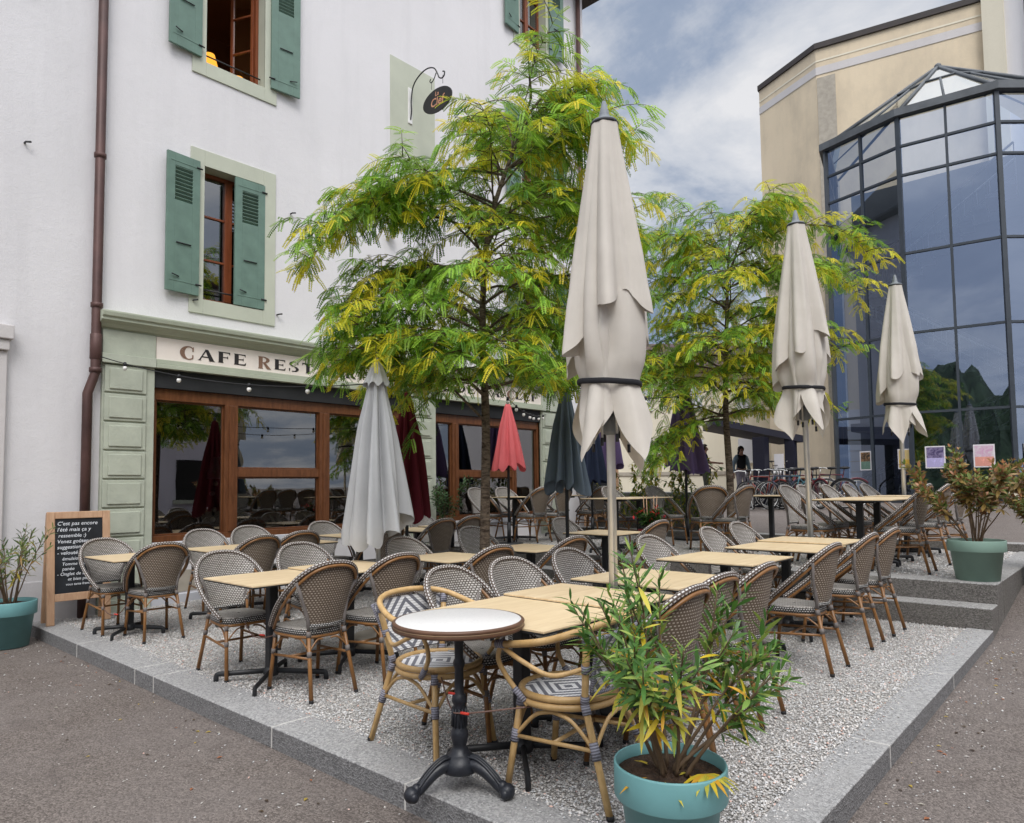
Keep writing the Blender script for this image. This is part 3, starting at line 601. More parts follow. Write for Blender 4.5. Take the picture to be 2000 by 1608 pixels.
# lettering: hand-built heavy roman capitals
def glyph(ch):
    P = []
    def stem(x, w): P.append([(x - .035, 0), (x + w + .035, 0), (x + w, .10), (x + w, .90), (x + w + .035, 1), (x - .035, 1), (x, .90), (x, .10)])
    def arc(cx, cy, rx, ry, tx, ty, a0, a1, n=16):
        for i in range(n):
            a, b = a0 + (a1 - a0) * i / n, a0 + (a1 - a0) * (i + 1) / n
            f = lambda t: (abs(math.cos(t)))
            def o(t): return (cx + rx * math.cos(t), cy + ry * math.sin(t))
            def q(t): return (cx + (rx - tx) * math.cos(t), cy + (ry - ty) * math.sin(t))
            P.append([o(a), o(b), q(b), q(a)])
    R = math.radians
    if ch in 'EFL':
        stem(0, .25)
        if ch in 'EF': P.append([(.25, 1), (.66, 1), (.66, .74), (.58, .90), (.25, .92)]); P.append([(.25, .46), (.47, .47), (.54, .36), (.54, .66), (.47, .55), (.25, .54)])
        if ch in 'EL': P.append([(.25, 0), (.66, 0), (.70, .28), (.58, .10), (.25, .08)])
        return P, .70
    if ch == 'T': stem(.27, .25); P.append([(0, 1), (.79, 1), (.79, .72), (.70, .89), (.09, .89), (0, .72)]); return P, .79
    if ch == 'N': stem(.04, .09); stem(.68, .09); P.append([(.0, 1), (.24, 1), (.77, 0), (.60, 0)]); return P, .80
    if ch == 'A':
        P.append([(.02, 0), (.10, 0), (.46, .92), (.40, 1)]); P.append([(.36, 1), (.54, 1), (.90, 0), (.62, 0)]); P.append([(.18, .28), (.66, .28), (.62, .37), (.22, .37)]); P.append([(-.05, 0), (.19, 0), (.14, .05), (0, .05)]); P.append([(.55, 0), (.95, 0), (.90, .05), (.60, .05)]); return P, .92
    if ch == 'U': stem(.04, .24); P.append([(.66, .25), (.74, .25), (.74, .95), (.79, 1), (.60, 1), (.66, .95)]); arc(.39, .30, .35, .32, .24, .12, R(180), R(285)); arc(.39, .30, .35, .32, .09, .12, R(285), R(360), 8); return P, .82
    if ch == 'D': stem(0, .25); arc(.25, .5, .52, .5, .24, .09, R(-90), R(90)); return P, .80
    if ch == 'R': stem(0, .25); arc(.25, .73, .44, .27, .22, .075, R(-90), R(90)); P.append([(.25, .50), (.42, .50), (.80, 0), (.52, 0)]); return P, .82
    if ch == 'C': arc(.48, .5, .48, .52, .26, .09, R(90), R(270)); arc(.48, .5, .34, .52, .05, .09, R(48), R(90), 5); arc(.48, .5, .34, .52, .05, .09, R(270), R(318), 5); P.append([(.66, .62), (.74, .62), (.74, 1), (.68, .92)]); P.append([(.66, .38), (.74, .36), (.72, .06), (.67, .1)]); return P, .78
    if ch == 'S':
        arc(.33, .75, .31, .26, .17, .09, R(60), R(265), 12); arc(.33, .26, .33, .27, .19, .09, R(-120), R(82), 12); P.append([(.56, .70), (.63, .68), (.63, 1), (.57, .95)]); P.append([(.0, 0), (.06, .05), (.08, .30), (.0, .32)]); return P, .68
    return P, .4
def lettering(parent, text, x0, x1, z, h, y, big='', name='lettering'):
    tot = 0; lay = []
    for i, ch in enumerate(text):
        if ch == ' ': tot += .55; continue
        P, w = glyph(ch); s = 1.0; lay.append((tot, ch, P, i in big)); tot += w + .22
    k = (x1 - x0) / (tot - .22)
    for (o, ch, P, b) in lay:
            mb = MB(); n = 0; brown = b
            hh = h * (1.16 if b else 1)
            for poly in P:
                n += 1; yy = y - .0006 * (n % 7)
                pts = [(x0 + k * (o + u), yy, z + hh * v - (.08 * h if b else 0)) for u, v in poly]
                # keep the normal towards the street (-Y)
                ar = sum(pts[i][0] * pts[(i + 1) % len(pts)][2] - pts[(i + 1) % len(pts)][0] * pts[i][2] for i in range(len(pts)))
                if ar < 0: pts = pts[::-1]
                mb.add(pts, [tuple(range(len(pts)))])
            mb.build('letter', 'ink_brown' if brown else 'ink', parent)
mb = MB(); mb.box(3.45, 7.355, FY - .055, FY + .05, 2.988, 3.262); sb = mb.build('sign_board', 'sign', cafe, bevel=.003)
lettering(sb, 'CAFE RESTAURANT', 3.73, 7.12, 3.038, .145, FY - .058, big=(0, 5))
mb = MB(); mb.box(8.005, 10.795, FY - .055, FY + .05, 2.988, 3.262); sb = mb.build('sign_board', 'sign', cafe, bevel=.003)
lettering(sb, 'DE LA CLEF', 8.5, 10.68, 3.038, .145, FY - .058, big=(6,))
# shop windows in varnished wood
def shop_window(x0, x1, zb, cols, transom):
    y = FY + .03; f = MB(); zt = 2.644
    f.box(x0, x1, y, y + .12, 2.50, zt); f.box(x0, x1, y - .015, y + .12, zb, zb + .075)
    f.box(x0, x0 + .05, y, y + .12, zb + .075, 2.50); f.box(x1 - .06, x1, y, y + .12, zb + .075, 2.50)
    for a, b in cols: f.box(a, b, y - .012, y + .115, zb + .075, 2.50); f.box(a + .055, b - .055, y - .026, y - .0115, zb + .085, 2.49)
    for a, b in transom: f.box(a, b, y + .004, y + .11, 1.555, 1.665)
    edges = [x0 + .05] + [q for c in cols for q in c] + [x1 - .06]
    bays = [(edges[i], edges[i + 1]) for i in range(0, len(edges), 2)]
    for a, b in bays:     # glazing beads
        cells = [(zb + .075, 2.50)] if not any(a - .02 <= t[0] and t[1] <= b + .02 for t in transom) else [(zb + .075, 1.555), (1.665, 2.50)]
        for c, d in cells: frame_ring(f, a, b, c, d, a + .022, b - .022, c + .022, d - .022, y + .03, y + .07)
    o = f.build('shop_window', 'wood_frame', cafe, bevel=.004)
    for a, b in bays:
        cells = [(zb + .075, 2.50)] if not any(a - .02 <= t[0] and t[1] <= b + .02 for t in transom) else [(zb + .075, 1.555), (1.665, 2.50)]
        for c, d in cells:
            g = MB(); g.add([(a + .02, y + .05, c + .02), (b - .02, y + .05, c + .02), (b - .02, y + .05, d - .02), (a + .02, y + .05, d - .02)], [(0, 1, 2, 3)]); g.build('window_pane', 'glass', o)
    mb = MB(); mb.add([(x0, y + .13, -.1), (x1, y + .13, -.1), (x1, y + .13, 2.9), (x0, y + .13, 2.9), (x0 - .0, y + 4, -.1), (x1, y + 4, -.1), (x1, y + 4, 2.9), (x0, y + 4, 2.9)], [(4, 5, 6, 7), (0, 4, 7, 3), (1, 2, 6, 5), (3, 7, 6, 2), (0, 1, 5, 4)])
    mb.build('room_inside', 'interior', cafe)
shop_window(3.442, 7.358, .76, [(4.36, 4.54), (5.79, 5.96)], [(4.54, 5.79)])
shop_window(8.002, 10.798, .80, [(8.45, 8.60), (10.0, 10.12)], [(8.60, 10.0)])
mb = MB(); mb.box(3.442, 7.358, FY - .035, FY + .02, .69, .757); mb.box(8.002, 10.798, FY - .035, FY + .02, .73, .797); mb.build('window_sill', 'plinth', cafe, bevel=.004)
mb = MB(); mb.box(3.445, 7.355, FY - .028, FY + .01, -.1, .12); mb.build('plinth', 'plinth', cafe, bevel=.01)
# patch of bare stone where the render has come off
mb = MB(); pts = [(3.62, .16), (3.70, .13), (4.02, .15), (4.25, .13), (4.31, .2), (4.30, .36), (4.2, .42), (3.95, .40), (3.66, .41), (3.60, .33)]
mb.add([(x, FY - .006, z) for x, z in pts], [tuple(range(len(pts)))]); mb.build('bare_stone_patch', 'concrete', cafe)
# things glimpsed behind the panes
mb = MB(); mb.lathe([(.20, 0), (.14, .30)], 20, (4.75, FY + .9, 1.55)); mb.tube([(4.75, FY + .9, .2), (4.75, FY + .9, 1.6)], .012); mb.build('standing_lamp', 'white', cafe)
for x in (4.1, 5.0, 5.9, 6.7, 8.9, 9.6, 10.4):
    mb = MB(); mb.lathe([(.0, .74), (.36, .74), (.36, .715), (.03, .70), (.03, .1), (.2, .06)], 16, (x, FY + 1.3 + .5 * math.sin(x * 9), .1))
    for s in (-1, 1): mb.tube(smooth_path([(x + s * .5 - .18, FY + 1.4, .5), (x + s * .5 - .16, FY + 1.6, .9), (x + s * .5, FY + 1.65, 1.0), (x + s * .5 + .16, FY + 1.6, .9), (x + s * .5 + .18, FY + 1.4, .5)]), .018, 6)
    mb.build('dining_furniture', 'interior', cafe)
mb = MB()
for i, (z, dx) in enumerate([(1.0, 0), (1.13, .02), (1.34, -.01), (1.47, .03), (1.62, .0)]): mb = MB(); mb.ball((4.28 + dx, FY + .16, z), .034, 10, 6); mb.build('paper_ball', 'white', cafe)
for i in range(9): mb = MB(); mb.ball((8.75 + .13 * i, FY + .16, 1.42 - .12 * math.sin(PI * i / 8)), .032, 10, 6); mb.build('paper_ball', 'white', cafe)
# neighbouring house on the left
left = thing('neighbour_house', 'pale rendered house at the far left behind the brown drainpipe', 'building')
lw = (.62, 1.86, -.1, 3.0, .3)
mb = MB(); wall_cells(mb, -9, 2.78, -.3, EAVE, [(.75, 1.78, -.12, 2.86, .3), (.7, 1.55, 6.99, 8.8)]); mb.build('wall', ['plaster_old', 'surround'], left)
mb = MB(); mb.box(1.95, 2.776, FY - .012, FY + .01, -.3, .42); mb.build('plinth', 'plaster_old', left)
mb = MB(); mb.box(1.78, 1.94, FY - .07, FY + .05, -.2, 2.88); mb.box(.55, 1.98, FY - .14, FY + .05, 3.0, 3.15); mb.box(.6, 1.95, FY - .11, FY + .05, 2.883, 2.998); mb.box(.55, .74, FY - .07, FY + .05, -.2, 2.88); mb.build('door_surround', 'course', left, bevel=.01)
mb = MB(); mb.box(.76, 1.77, FY + .2, FY + .25, -.12, 2.85); mb.build('door', 'wood_frame', left)
mb = MB(); frame_ring(mb, .5, 1.72, 6.8, 9.0, .7, 1.55, 6.99, 8.8, FY - .02, FY + .01); mb.build('window_surround', 'surround', left)
casement(left, .71, 1.54, 7.0, 8.79, FY + .17); room(left, .5, 1.8, 6.8, 9, FY + .26, 'dark', 1.2)
shutter(left, 1.62, 7.0, 8.8, .43, 1, .06)
mb = MB(); mb.box(-9, 2.67, FY - .55, 17.4, EAVE + .01, EAVE + .16); mb.build('roof', 'roof', left)
# hanging sign on a scrolled bracket
hs = thing('hanging_sign', 'black oval tavern sign with gilt lettering on a scrolled iron wall bracket', 'sign', (7.49, FY, 7.6))
mb = MB(); mb.box(-.045, .045, -.03, -.0, -.12, .50); mb.build('wall_plate', 'white', hs, bevel=.01)
mb = MB(); mb.tube(smooth_path([(0, -.03, -.05), (0, -.055, .10), (0, -.05, .28), (0, -.10, .50), (0, -.25, .62), (0, -.45, .66), (0, -.62, .60), (0, -.70, .48), (0, -.74, .40), (0, -.80, .36), (0, -.86, .38), (0, -.87, .44), (0, -.83, .46)]), .011, 7)
mb.tube(smooth_path([(0, -.67, .50), (0, -.62, .42), (0, -.56, .38), (0, -.52, .41), (0, -.54, .45)]), .008, 6)
for y in (-.56, -.83): mb.tube([(0, y, .40), (0, y, .26)], .004, 5)
mb.build('bracket', 'iron', hs)
mb = MB(); n = 36; oc = [(.34 * math.cos(2 * PI * i / n), .195 * math.sin(2 * PI * i / n)) for i in range(n)]
vs = [(x, -.70 + a, .03 + b) for x in (-.012, .012) for a, b in oc]; mb.add(vs, [tuple(range(n)), tuple(range(n, 2 * n))[::-1]] + [((i + 1) % n, i, n + i, n + (i + 1) % n) for i in range(n)])
bd = mb.build('sign_board', 'iron', hs)
def text_mesh(name, body, size, M, matn, parent, shear=0.0, bold=0.0, space=1.0, line=1.0, align='LEFT'):
    cu = bpy.data.curves.new(name, 'FONT'); cu.body = body; cu.size = size; cu.shear = shear; cu.offset = bold; cu.space_character = space; cu.space_line = line; cu.align_x = align; cu.resolution_u = 3
    t = bpy.data.objects.new(name, cu); COL.objects.link(t); bpy.context.view_layer.update()
    me = bpy.data.meshes.new_from_object(t.evaluated_get(bpy.context.evaluated_depsgraph_get())); me.transform(M); me.materials.clear(); me.materials.append(MT[matn])
    COL.objects.unlink(t); bpy.data.objects.remove(t); bpy.data.curves.remove(cu)
    o = bpy.data.objects.new(name, me); COL.objects.link(o); o.parent = parent; return o
# the board faces along the street (-X); text baseline runs from the wall outwards
MX = Matrix(((0, 0, -1, -.0145), (-1, 0, 0, -.70), (0, 1, 0, .03), (0, 0, 0, 1)))
text_mesh('lettering', 'La', .10, MX @ Matrix.Translation((0, .075, 0)), 'gold', bd, .15, .002, align='CENTER')
text_mesh('lettering', 'Clef', .19, MX @ Matrix.Translation((0, -.085, 0)), 'gold', bd, .15, .003, align='CENTER')
# wall lantern half hidden behind the tree, small wall speaker
wl = thing('wall_lantern', 'black wall lantern on an iron arm, half hidden behind the tree crown', 'lantern', (8.85, FY, 7.25))
mb = MB(); mb.tube(smooth_path([(0, 0, -.25), (0, -.2, -.1), (0, -.35, .1), (0, -.4, .02)]), .014, 6); mb.build('bracket', 'iron', wl)
mb = MB(); mb.lathe([(.02, .42), (.06, .36), (.17, .30), (.15, .28), (.10, 0), (.04, -.03)], 6, (0, -.4, -.12), 0, False); mb.build('lantern_body', 'iron', wl)
ws = thing('wall_speaker', 'small round pale wall speaker beside the tree crown', 'speaker', (7.04, FY, 5.47))
mb = MB(); mb.ball((0, -.09, 0), .085, 14, 10); mb.build('speaker_body', 'white', ws); mb = MB(); mb.ball((-.01, -.155, -.01), .045, 12, 8); mb.tube([(0, 0, 0), (0, -.06, 0)], .02, 8); mb.build('speaker_grille', 'iron', ws)
# ------------------------------------------------------------------ bistro chair (local: faces +y, origin on the floor)
def hoop_pt(q):
    # q in -1..1, front left -> apex -> front right
    L = .66; s0 = .30
    a = abs(q)
    if a > .62:  # lower arm
        t = (1 - a) / .38; s = s0 * t; w = .215 + .055 * math.sin(t * PI / 2)
    else:
        t = (.62 - a) / .62; ang = t * PI / 2; s = s0 + (L - s0) * math.sin(ang) ** .92 if ang > 0 else s0
        w = .27 * (max(math.cos(ang), 0) ** .80)
    y = .17 - .475 * s / L - .02 * math.sin(PI * s / L); z = .452 + .448 * s / L
    return V(((1 if q > 0 else -1) * w, y, z))
def seat_outline(n=40, gr=0.0):
    pts = []
    for i in range(n):
        a = 2 * PI * i / n; c, s = math.cos(a), math.sin(a); e = .55
        x = (abs(c) ** e) * (1 if c > 0 else -1); y = (abs(s) ** e) * (1 if s > 0 else -1)
        yy = .01 + y * (.205 + gr); w = .185 + .028 * y + gr
        pts.append((x * w, yy))
    return pts
def make_bistro_chair(label, group):
    root = thing('bistro_chair', label, 'chair', (0, 0, 0), 0, group)
    N = 64; H = [hoop_pt(-1 + 2 * i / N) for i in range(N + 1)]
    mb = MB(); mb.tube(H, .0165, 10, uo=0); mb.build('hoop_braid', 'weave_trim', root)
    mb = MB(); mb.tube([V((p.x * .925, p.y - .018, p.z - .022 + .0 * abs(p.x))) for p in H], .0105, 8); mb.build('hoop_tube', 'cane', root)
    # woven back: Coons patch between the seat, the two posts and the arch
    qp = .40; pl, pr = hoop_pt(-qp), hoop_pt(qp); bl, br = V((-.135, -.195, .475)), V((.135, -.195, .475))
    NU, NV = 18, 16; rows = []; uvs = []
    for j in range(NV + 1):
        v = j / NV; row = []; ur = []
        for i in range(NU + 1):
            u = i / NU; B = bl.lerp(br, u) + V((0, -.03 * math.sin(PI * u), 0)); T = hoop_pt(-qp + 2 * qp * u)
            Lc = bl.lerp(pl, v) + V((0, .012 * math.sin(PI * v), 0)); Rc = br.lerp(pr, v) + V((0, .012 * math.sin(PI * v), 0))
            P = B.lerp(T, v) + Lc.lerp(Rc, u) - (bl * (1 - u) * (1 - v) + br * u * (1 - v) + pl * (1 - u) * v + pr * u * v)
            P.y -= .035 * math.sin(PI * u) * math.sin(PI * v) * .8
            row.append(P); ur.append((P.x * (1.0) + .5, P.z * 1.05))
        rows.append(row); uvs.append(ur)
    mb = MB(); mb.sheet(rows, uvs, 1); mb.sheet([[p + V((0, .007, 0)) for p in r] for r in rows], uvs, 0, True, True); mb.build('woven_back', ['weave_front', 'weave_back'], root)
    for s in (-1, 1):
        mb = MB(); top = hoop_pt(s * qp); mb.tube([V((s * .135, -.20, .44)), V((s * .142, -.202, .52)), V((s * .175, -.192, .65)), top + V((0, -.012, -.012))], .0125, 8); mb.build('back_post', 'wrap', root)
    mb = MB(); mb.tube([V((-.135, -.2, .478)), V((0, -.232, .474)), V((.135, -.2, .478))], .012, 8); mb.build('back_edge', 'weave_edge', root)
    # seat
    so = seat_outline(); mb = MB(); n = len(so)
    ring = lambda k, z: [(x * k, .01 + (y - .01) * k, z) for x, y in so]
    tops = [ring(1.0, .446), ring(.985, .455), ring(.7, .4555), ring(.35, .454), ring(.05, .453)]; vs = [p for r in tops for p in r]; us = [(p[0] + 1, p[1] + 1) for p in vs]
    mb.add(vs, [(i * n + k, i * n + (k + 1) % n, (i + 1) * n + (k + 1) % n, (i + 1) * n + k) for i in range(len(tops) - 1) for k in range(n)], us, 0, True)
    sd = [ring(1.0, .447), ring(1.015, .437), ring(1.01, .412), ring(.9, .408), ring(.1, .408)]; vs = [p for r in sd for p in r]; per = [0]
    for k in range(n): per.append(per[-1] + math.hypot(so[(k + 1) % n][0] - so[k][0], so[(k + 1) % n][1] - so[k][1]))
    us = [(per[k], z) for z in (.045, .033, .008, .0, -.1) for k in range(n)]
    mb.add(vs, [((i + 1) * n + k, (i + 1) * n + (k + 1) % n, i * n + (k + 1) % n, i * n + k) for i in range(len(sd) - 1) for k in range(n)], us, 1, True)
    mb.build('seat', ['weave_seat', 'weave_edge'], root)
    mb = MB(); mb.tube([V((x * .97, .01 + (y - .01) * .97, .398)) for x, y in so], .0115, 8, closed=True); mb.build('seat_rail', 'cane', root)
    legs = [((-.172, .175, .405), (-.19, .225, 0)), ((.172, .175, .405), (.19, .225, 0)), ((-.135, -.198, .45), (-.172, -.30, 0)), ((.135, -.198, .45), (.172, -.30, 0))]
    mid = []
    for a, b in legs:
        a, b = V(a), V(b); m = a.lerp(b, .42); mid.append(a.lerp(b, .40))
        mb = MB(); mb.tube([a, a.lerp(b, .5), b + V((0, 0, .012))], [.0125, .0135, .0145], 10, mi=0); mb.tube([b + V((0, 0, .02)), b], .0155, 10, mi=2)
        for t0, t1 in ((.30, .38), (.02, .10)): mb.tube([a.lerp(b, t0), a.lerp(b, t1)], .0165, 10, mi=1)
        mb.build('leg', ['cane', 'wrap', 'tyre'], root)
    mb = MB(); mb.tube([mid[0], mid[2]], .009, 7); mb.tube([mid[1], mid[3]], .009, 7); mb.tube([mid[0].lerp(mid[2], .45), mid[1].lerp(mid[3], .45)], .009, 7); mb.build('stretcher', 'cane', root)
    mb = MB()
    for i, j in ((0, 1), (1, 3), (3, 2), (2, 0)):
        a, b = V(legs[i][0]).lerp(V(legs[i][1]), .30), V(legs[j][0]).lerp(V(legs[j][1]), .30); c = (V(legs[i][0]) + V(legs[j][0])) / 2; c.z = .392
        mb.tube(smooth_path([a, a.lerp(c, .45) + V((0, 0, .03)), a.lerp(c, .8) + V((0, 0, .004)), ], 5), .0062, 6); mb.tube(smooth_path([b, b.lerp(c, .45) + V((0, 0, .03)), b.lerp(c, .8) + V((0, 0, .004))], 5), .0062, 6)
    mb.build('brace', 'cane', root)
    return root
GA, GB, GC, GU = ('bistro chairs around the front row of tables', 'bistro chairs around the middle row of tables', 'bistro chairs around the row of tables under the café windows', 'bistro chairs on the upper terrace')
# apex of the hoop in plan, heading (degrees, 0 = facing the house), level, label
CH = [
 (2.98, 3.25, 183, 0, GA, 'woven bistro chair facing us, nearest the round white table, behind the front row'),
 (3.52, 3.22, 178, 0, GA, 'woven bistro chair facing us behind the front row, second from the round table'),
 (4.15, 3.22, 181, 0, GA, 'woven bistro chair facing us just left of the tallest parasol pole'),
 (5.32, 3.24, 179, 0, GA, 'woven bistro chair facing us behind the third front table, right of the tallest parasol pole'),
 (6.30, 3.18, 182, 0, GA, 'woven bistro chair facing us behind the last front table pair, left of two'),
 (7.00, 3.20, 178, 0, GA, 'woven bistro chair facing us behind the last front table pair, right of two'),
 (3.14, 1.64, 3, 0, GA, 'woven bistro chair mostly hidden behind the oleander, nearest the camera on the kerb side'),
 (3.58, 1.70, -2, 0, GA, 'woven bistro chair whose hoop just rises above the oleander on the kerb side'),
 (4.10, 1.68, 2, 0, GA, 'woven bistro chair seen from behind, right above the oleander leaves on the kerb side'),
 (5.36, 1.70, -1, 0, GA, 'woven bistro chair seen from behind just right of the oleander, first of three'),
 (6.29, 1.70, 2, 0, GA, 'woven bistro chair seen from behind, second of three near the stone steps'),
 (6.87, 1.68, 0, 0, GA, 'woven bistro chair seen from behind, closest to the stone steps'),
 (2.68, 5.55, 180, 0, GB, 'woven bistro chair facing us at the left end of the middle row'),
 (3.42, 5.63, 176, 0, GB, 'woven bistro chair facing us behind the second middle table, left of the pale grey parasol'),
 (4.22, 5.20, 182, 0, GB, 'woven bistro chair facing us, just right of the pale grey parasol hem'),
 (5.42, 5.50, 181, 0, GB, 'woven bistro chair facing us, half hidden by the near tree trunk'),
 (6.95, 5.46, 179, 0, GB, 'woven bistro chair facing us under the slate blue parasol'),
 (2.78, 4.12, -3, 0, GB, 'woven bistro chair seen from behind with a red lock tag, front of the middle row'),
 (3.34, 4.08, 2, 0, GB, 'woven bistro chair seen from behind, second from the left in the middle row'),
 (4.10, 3.82, -1, 0, GB, 'woven bistro chair seen from behind, left of the near tree trunk, middle row'),
 (5.00, 3.74, 1, 0, GB, 'woven bistro chair seen from behind, between the near trunk and the tallest parasol pole'),
 (7.00, 4.05, 0, 0, GB, 'woven bistro chair seen from behind, last in the middle row by the red pot'),
 (2.62, 8.05, 184, 0, GC, 'woven bistro chair facing us right in front of the chalkboard'),
 (3.80, 8.38, 180, 0, GC, 'woven bistro chair facing us under the left shop window, leftmost of two'),
 (4.38, 8.38, 177, 0, GC, 'woven bistro chair facing us under the left shop window, in front of the wooden mullion'),
 (5.28, 8.15, 180, 0, GC, 'woven bistro chair facing us immediately left of the pale grey parasol, by the shop window'),
 (6.35, 8.20, 182, 0, GC, 'woven bistro chair facing us behind the burgundy parasol'),
 (7.00, 8.20, 179, 0, GC, 'woven bistro chair facing us against the second sage pilaster'),
 (2.78, 6.87, -4, 0, GC, 'woven bistro chair seen from behind at the small table beside the chalkboard'),
 (3.70, 6.73, 2, 0, GC, 'woven bistro chair seen from behind at the first window table, left of two'),
 (4.22, 6.83, -2, 0, GC, 'woven bistro chair seen from behind at the first window table, right of two'),
 (5.35, 6.72, 1, 0, GC, 'woven bistro chair seen from behind, hidden by the pale grey parasol skirt'),
 (6.30, 6.82, -2, 0, GC, 'woven bistro chair seen from behind, right of the burgundy parasol'),
 (6.88, 6.90, 1, 0, GC, 'woven bistro chair seen from behind, touching the left edge of the near tree trunk'),
 (8.30, 3.19, 178, 1, GU, 'woven bistro chair facing us on the upper terrace, just left of the second parasol pole'),
 (8.80, 3.18, 181, 1, GU, 'woven bistro chair facing us directly behind the second parasol pole'),
 (9.36, 3.08, 180, 1, GU, 'woven bistro chair facing us on the upper terrace, between the second and third parasols'),
 (10.18, 3.08, 182, 1, GU, 'woven bistro chair facing us, second chair left of the third parasol pole'),
 (11.0, 3.08, 178, 1, GU, 'woven bistro chair facing us on the upper terrace, nearest the third parasol pole'),
 (8.32, 1.70, 1, 1, GU, 'woven bistro chair seen from behind above the stone steps'),
 (9.35, 1.70, -1, 1, GU, 'woven bistro chair seen from behind, left of the reddish shrub'),
 (10.25, 1.68, 2, 1, GU, 'woven bistro chair hidden behind the reddish shrub'),
 (9.30, 4.04, -6, 1, GU, 'woven bistro chair seen from behind just right of the far tree trunk'),
 (9.05, 4.46, -48, 1, GU, 'woven bistro chair seen squarely from behind, left of the far tree trunk'),
 (9.00, 6.15, 180, 1, GU, 'woven bistro chair facing us behind the tallest parasol pole on the upper terrace'),
 (9.90, 5.92, 176, 1, GU, 'woven bistro chair facing us in front of the hanging vine on the upper terrace'),
 (8.72, 8.72, 180, 1, GU, 'woven bistro chair facing us against the right shop window, left of two'),
 (9.42, 8.72, 178, 1, GU, 'woven bistro chair facing us against the right shop window, behind the coral parasol pole'),
 (10.55, 8.70, 181, 1, GU, 'woven bistro chair facing us behind the slate blue parasol hem'),
 (11.25, 8.30, 179, 1, GU, 'woven bistro chair facing us by the leaning menu board'),
 (9.06, 7.43, -2, 1, GU, 'woven bistro chair seen from behind, right of the coral parasol pole'),
 (9.62, 7.38, 3, 1, GU, 'woven bistro chair seen from behind, below the slate blue parasol'),
 (10.7, 7.38, 0, 1, GU, 'woven bistro chair seen from behind, left of the tallest parasol pole on the upper terrace'),
]
proto = None
for (ax, ay, deg, lev, grp, lab) in CH:
    r = math.radians(deg + rnd.uniform(-1.5, 1.5)); ox, oy = ax - math.sin(r) * .30, ay + math.cos(r) * .30
    z = (UP - .002) if lev else gz(ox) - .004
    if proto is None:
        proto = make_bistro_chair(lab, grp); proto.location = (ox, oy, z); proto.rotation_euler = (0, 0, r)
    else: dup(proto, (ox, oy, z), r, lab, grp)
# ------------------------------------------------------------------ square tables
def make_table(w, d, label, group, loc):
    t = thing('bistro_table', label, 'table', loc, 0, group); h = .75
    mb = MB(); mb.box(-w / 2, w / 2, -d / 2, d / 2, h - .011, h); tp = mb.build('tabletop', 'oak', t, bevel=.002)
    mb = MB(); mb.box(-w / 2 + .001, w / 2 - .001, -d / 2 + .001, d / 2 - .001, h - .020, h - .0112); mb.build('edge_band', 'black_metal', tp)
    mb = MB(); mb.box(-.034, .034, -.034, .034, .05, h - .05); mb.box(-.16, .16, -.05, .05, h - .05, h - .0202); mb.box(-.05, .05, -.16, .16, h - .047, h - .021); mb.build('column', 'black_metal', t, bevel=.008)
    mb = MB(); L = min(w, d) * .40
    for sx in (-1, 1):
        for sy in (-1, 1):
            dx, dy = sx * L, sy * L
            mb.tube([(0, 0, .075), (dx * .97, dy * .97, .055), (dx, dy, .05), (dx * 1.015, dy * 1.015, .028), (dx * 1.015, dy * 1.015, 0)], .019, 7, flat=.75)
    mb.lathe([(0, .11), (.045, .105), (.06, .06), (.05, .04), (0, .04)], 16); mb.build('cross_base', 'black_metal', t)
    return t
GT = {'A': 'oak topped tables in the front row', 'B': 'oak topped tables in the middle row', 'C': 'oak topped tables under the café windows', 'U': 'oak topped tables on the upper terrace'}
TB = [
 ('A', 2.47, 3.12, 2.04, 2.88, 'oak topped table behind the round white table'), ('A', 3.125, 3.68, 2.045, 2.885, 'oak topped table left of the tallest parasol pole, joined to another'),
 ('A', 3.80, 4.55, 2.10, 2.90, 'oak topped table directly right of the tallest parasol pole'), ('A', 4.99, 5.78, 2.16, 2.95, 'oak topped table standing alone in the front row before the steps'),
 ('A', 6.05, 6.745, 2.06, 2.86, 'oak topped table, near one of the pair by the second parasol pole'), ('A', 6.75, 7.39, 2.065, 2.865, 'oak topped table touching the foot of the second parasol pole'),
 ('B', 2.38, 3.065, 4.47, 5.20, 'oak topped table at the left end of the middle row'), ('B', 3.07, 3.74, 4.48, 5.21, 'oak topped table joined to the left end table of the middle row'),
 ('B', 3.98, 4.62, 4.28, 4.95, 'oak topped table left of the near tree trunk'), ('B', 4.92, 5.56, 4.15, 4.80, 'oak topped table right of the near tree trunk'), ('B', 6.60, 7.33, 4.42, 5.16, 'oak topped table in front of the dark red flower pot'),
 ('C', 2.40, 2.97, 7.07, 7.85, 'small oak topped table next to the chalkboard'), ('C', 3.33, 4.02, 6.98, 7.74, 'oak topped table below the first shop window pane'), ('C', 4.03, 4.72, 6.99, 7.75, 'oak topped table below the window mullion'),
 ('C', 5.02, 5.75, 7.05, 7.82, 'oak topped table left of the pale grey parasol'), ('C', 6.00, 6.62, 7.02, 7.78, 'oak topped table in front of the burgundy parasol'), ('C', 6.63, 7.25, 7.03, 7.79, 'oak topped table at the foot of the second sage pilaster'),
 ('U', 8.02, 8.72, 1.98, 2.80, 'oak topped table on the upper terrace right of the second parasol pole'), ('U', 8.73, 9.42, 1.99, 2.81, 'oak topped table joined to the one right of the second parasol pole'), ('U', 9.95, 10.65, 1.98, 2.78, 'oak topped table beside the third parasol pole'),
 ('U', 10.2, 10.9, 3.9, 4.6, 'oak topped table in front of the parked bicycles'), ('U', 7.98, 8.6, 5.15, 5.9, 'oak topped table right behind the tallest parasol pole on the upper terrace'), ('U', 8.61, 9.25, 5.16, 5.91, 'oak topped table left of the chair seen squarely from behind'),
 ('U', 8.68, 9.35, 7.70, 8.38, 'oak topped table behind the coral parasol pole'), ('U', 10.1, 10.8, 7.7, 8.38, 'oak topped table behind the slate blue parasol'),
]
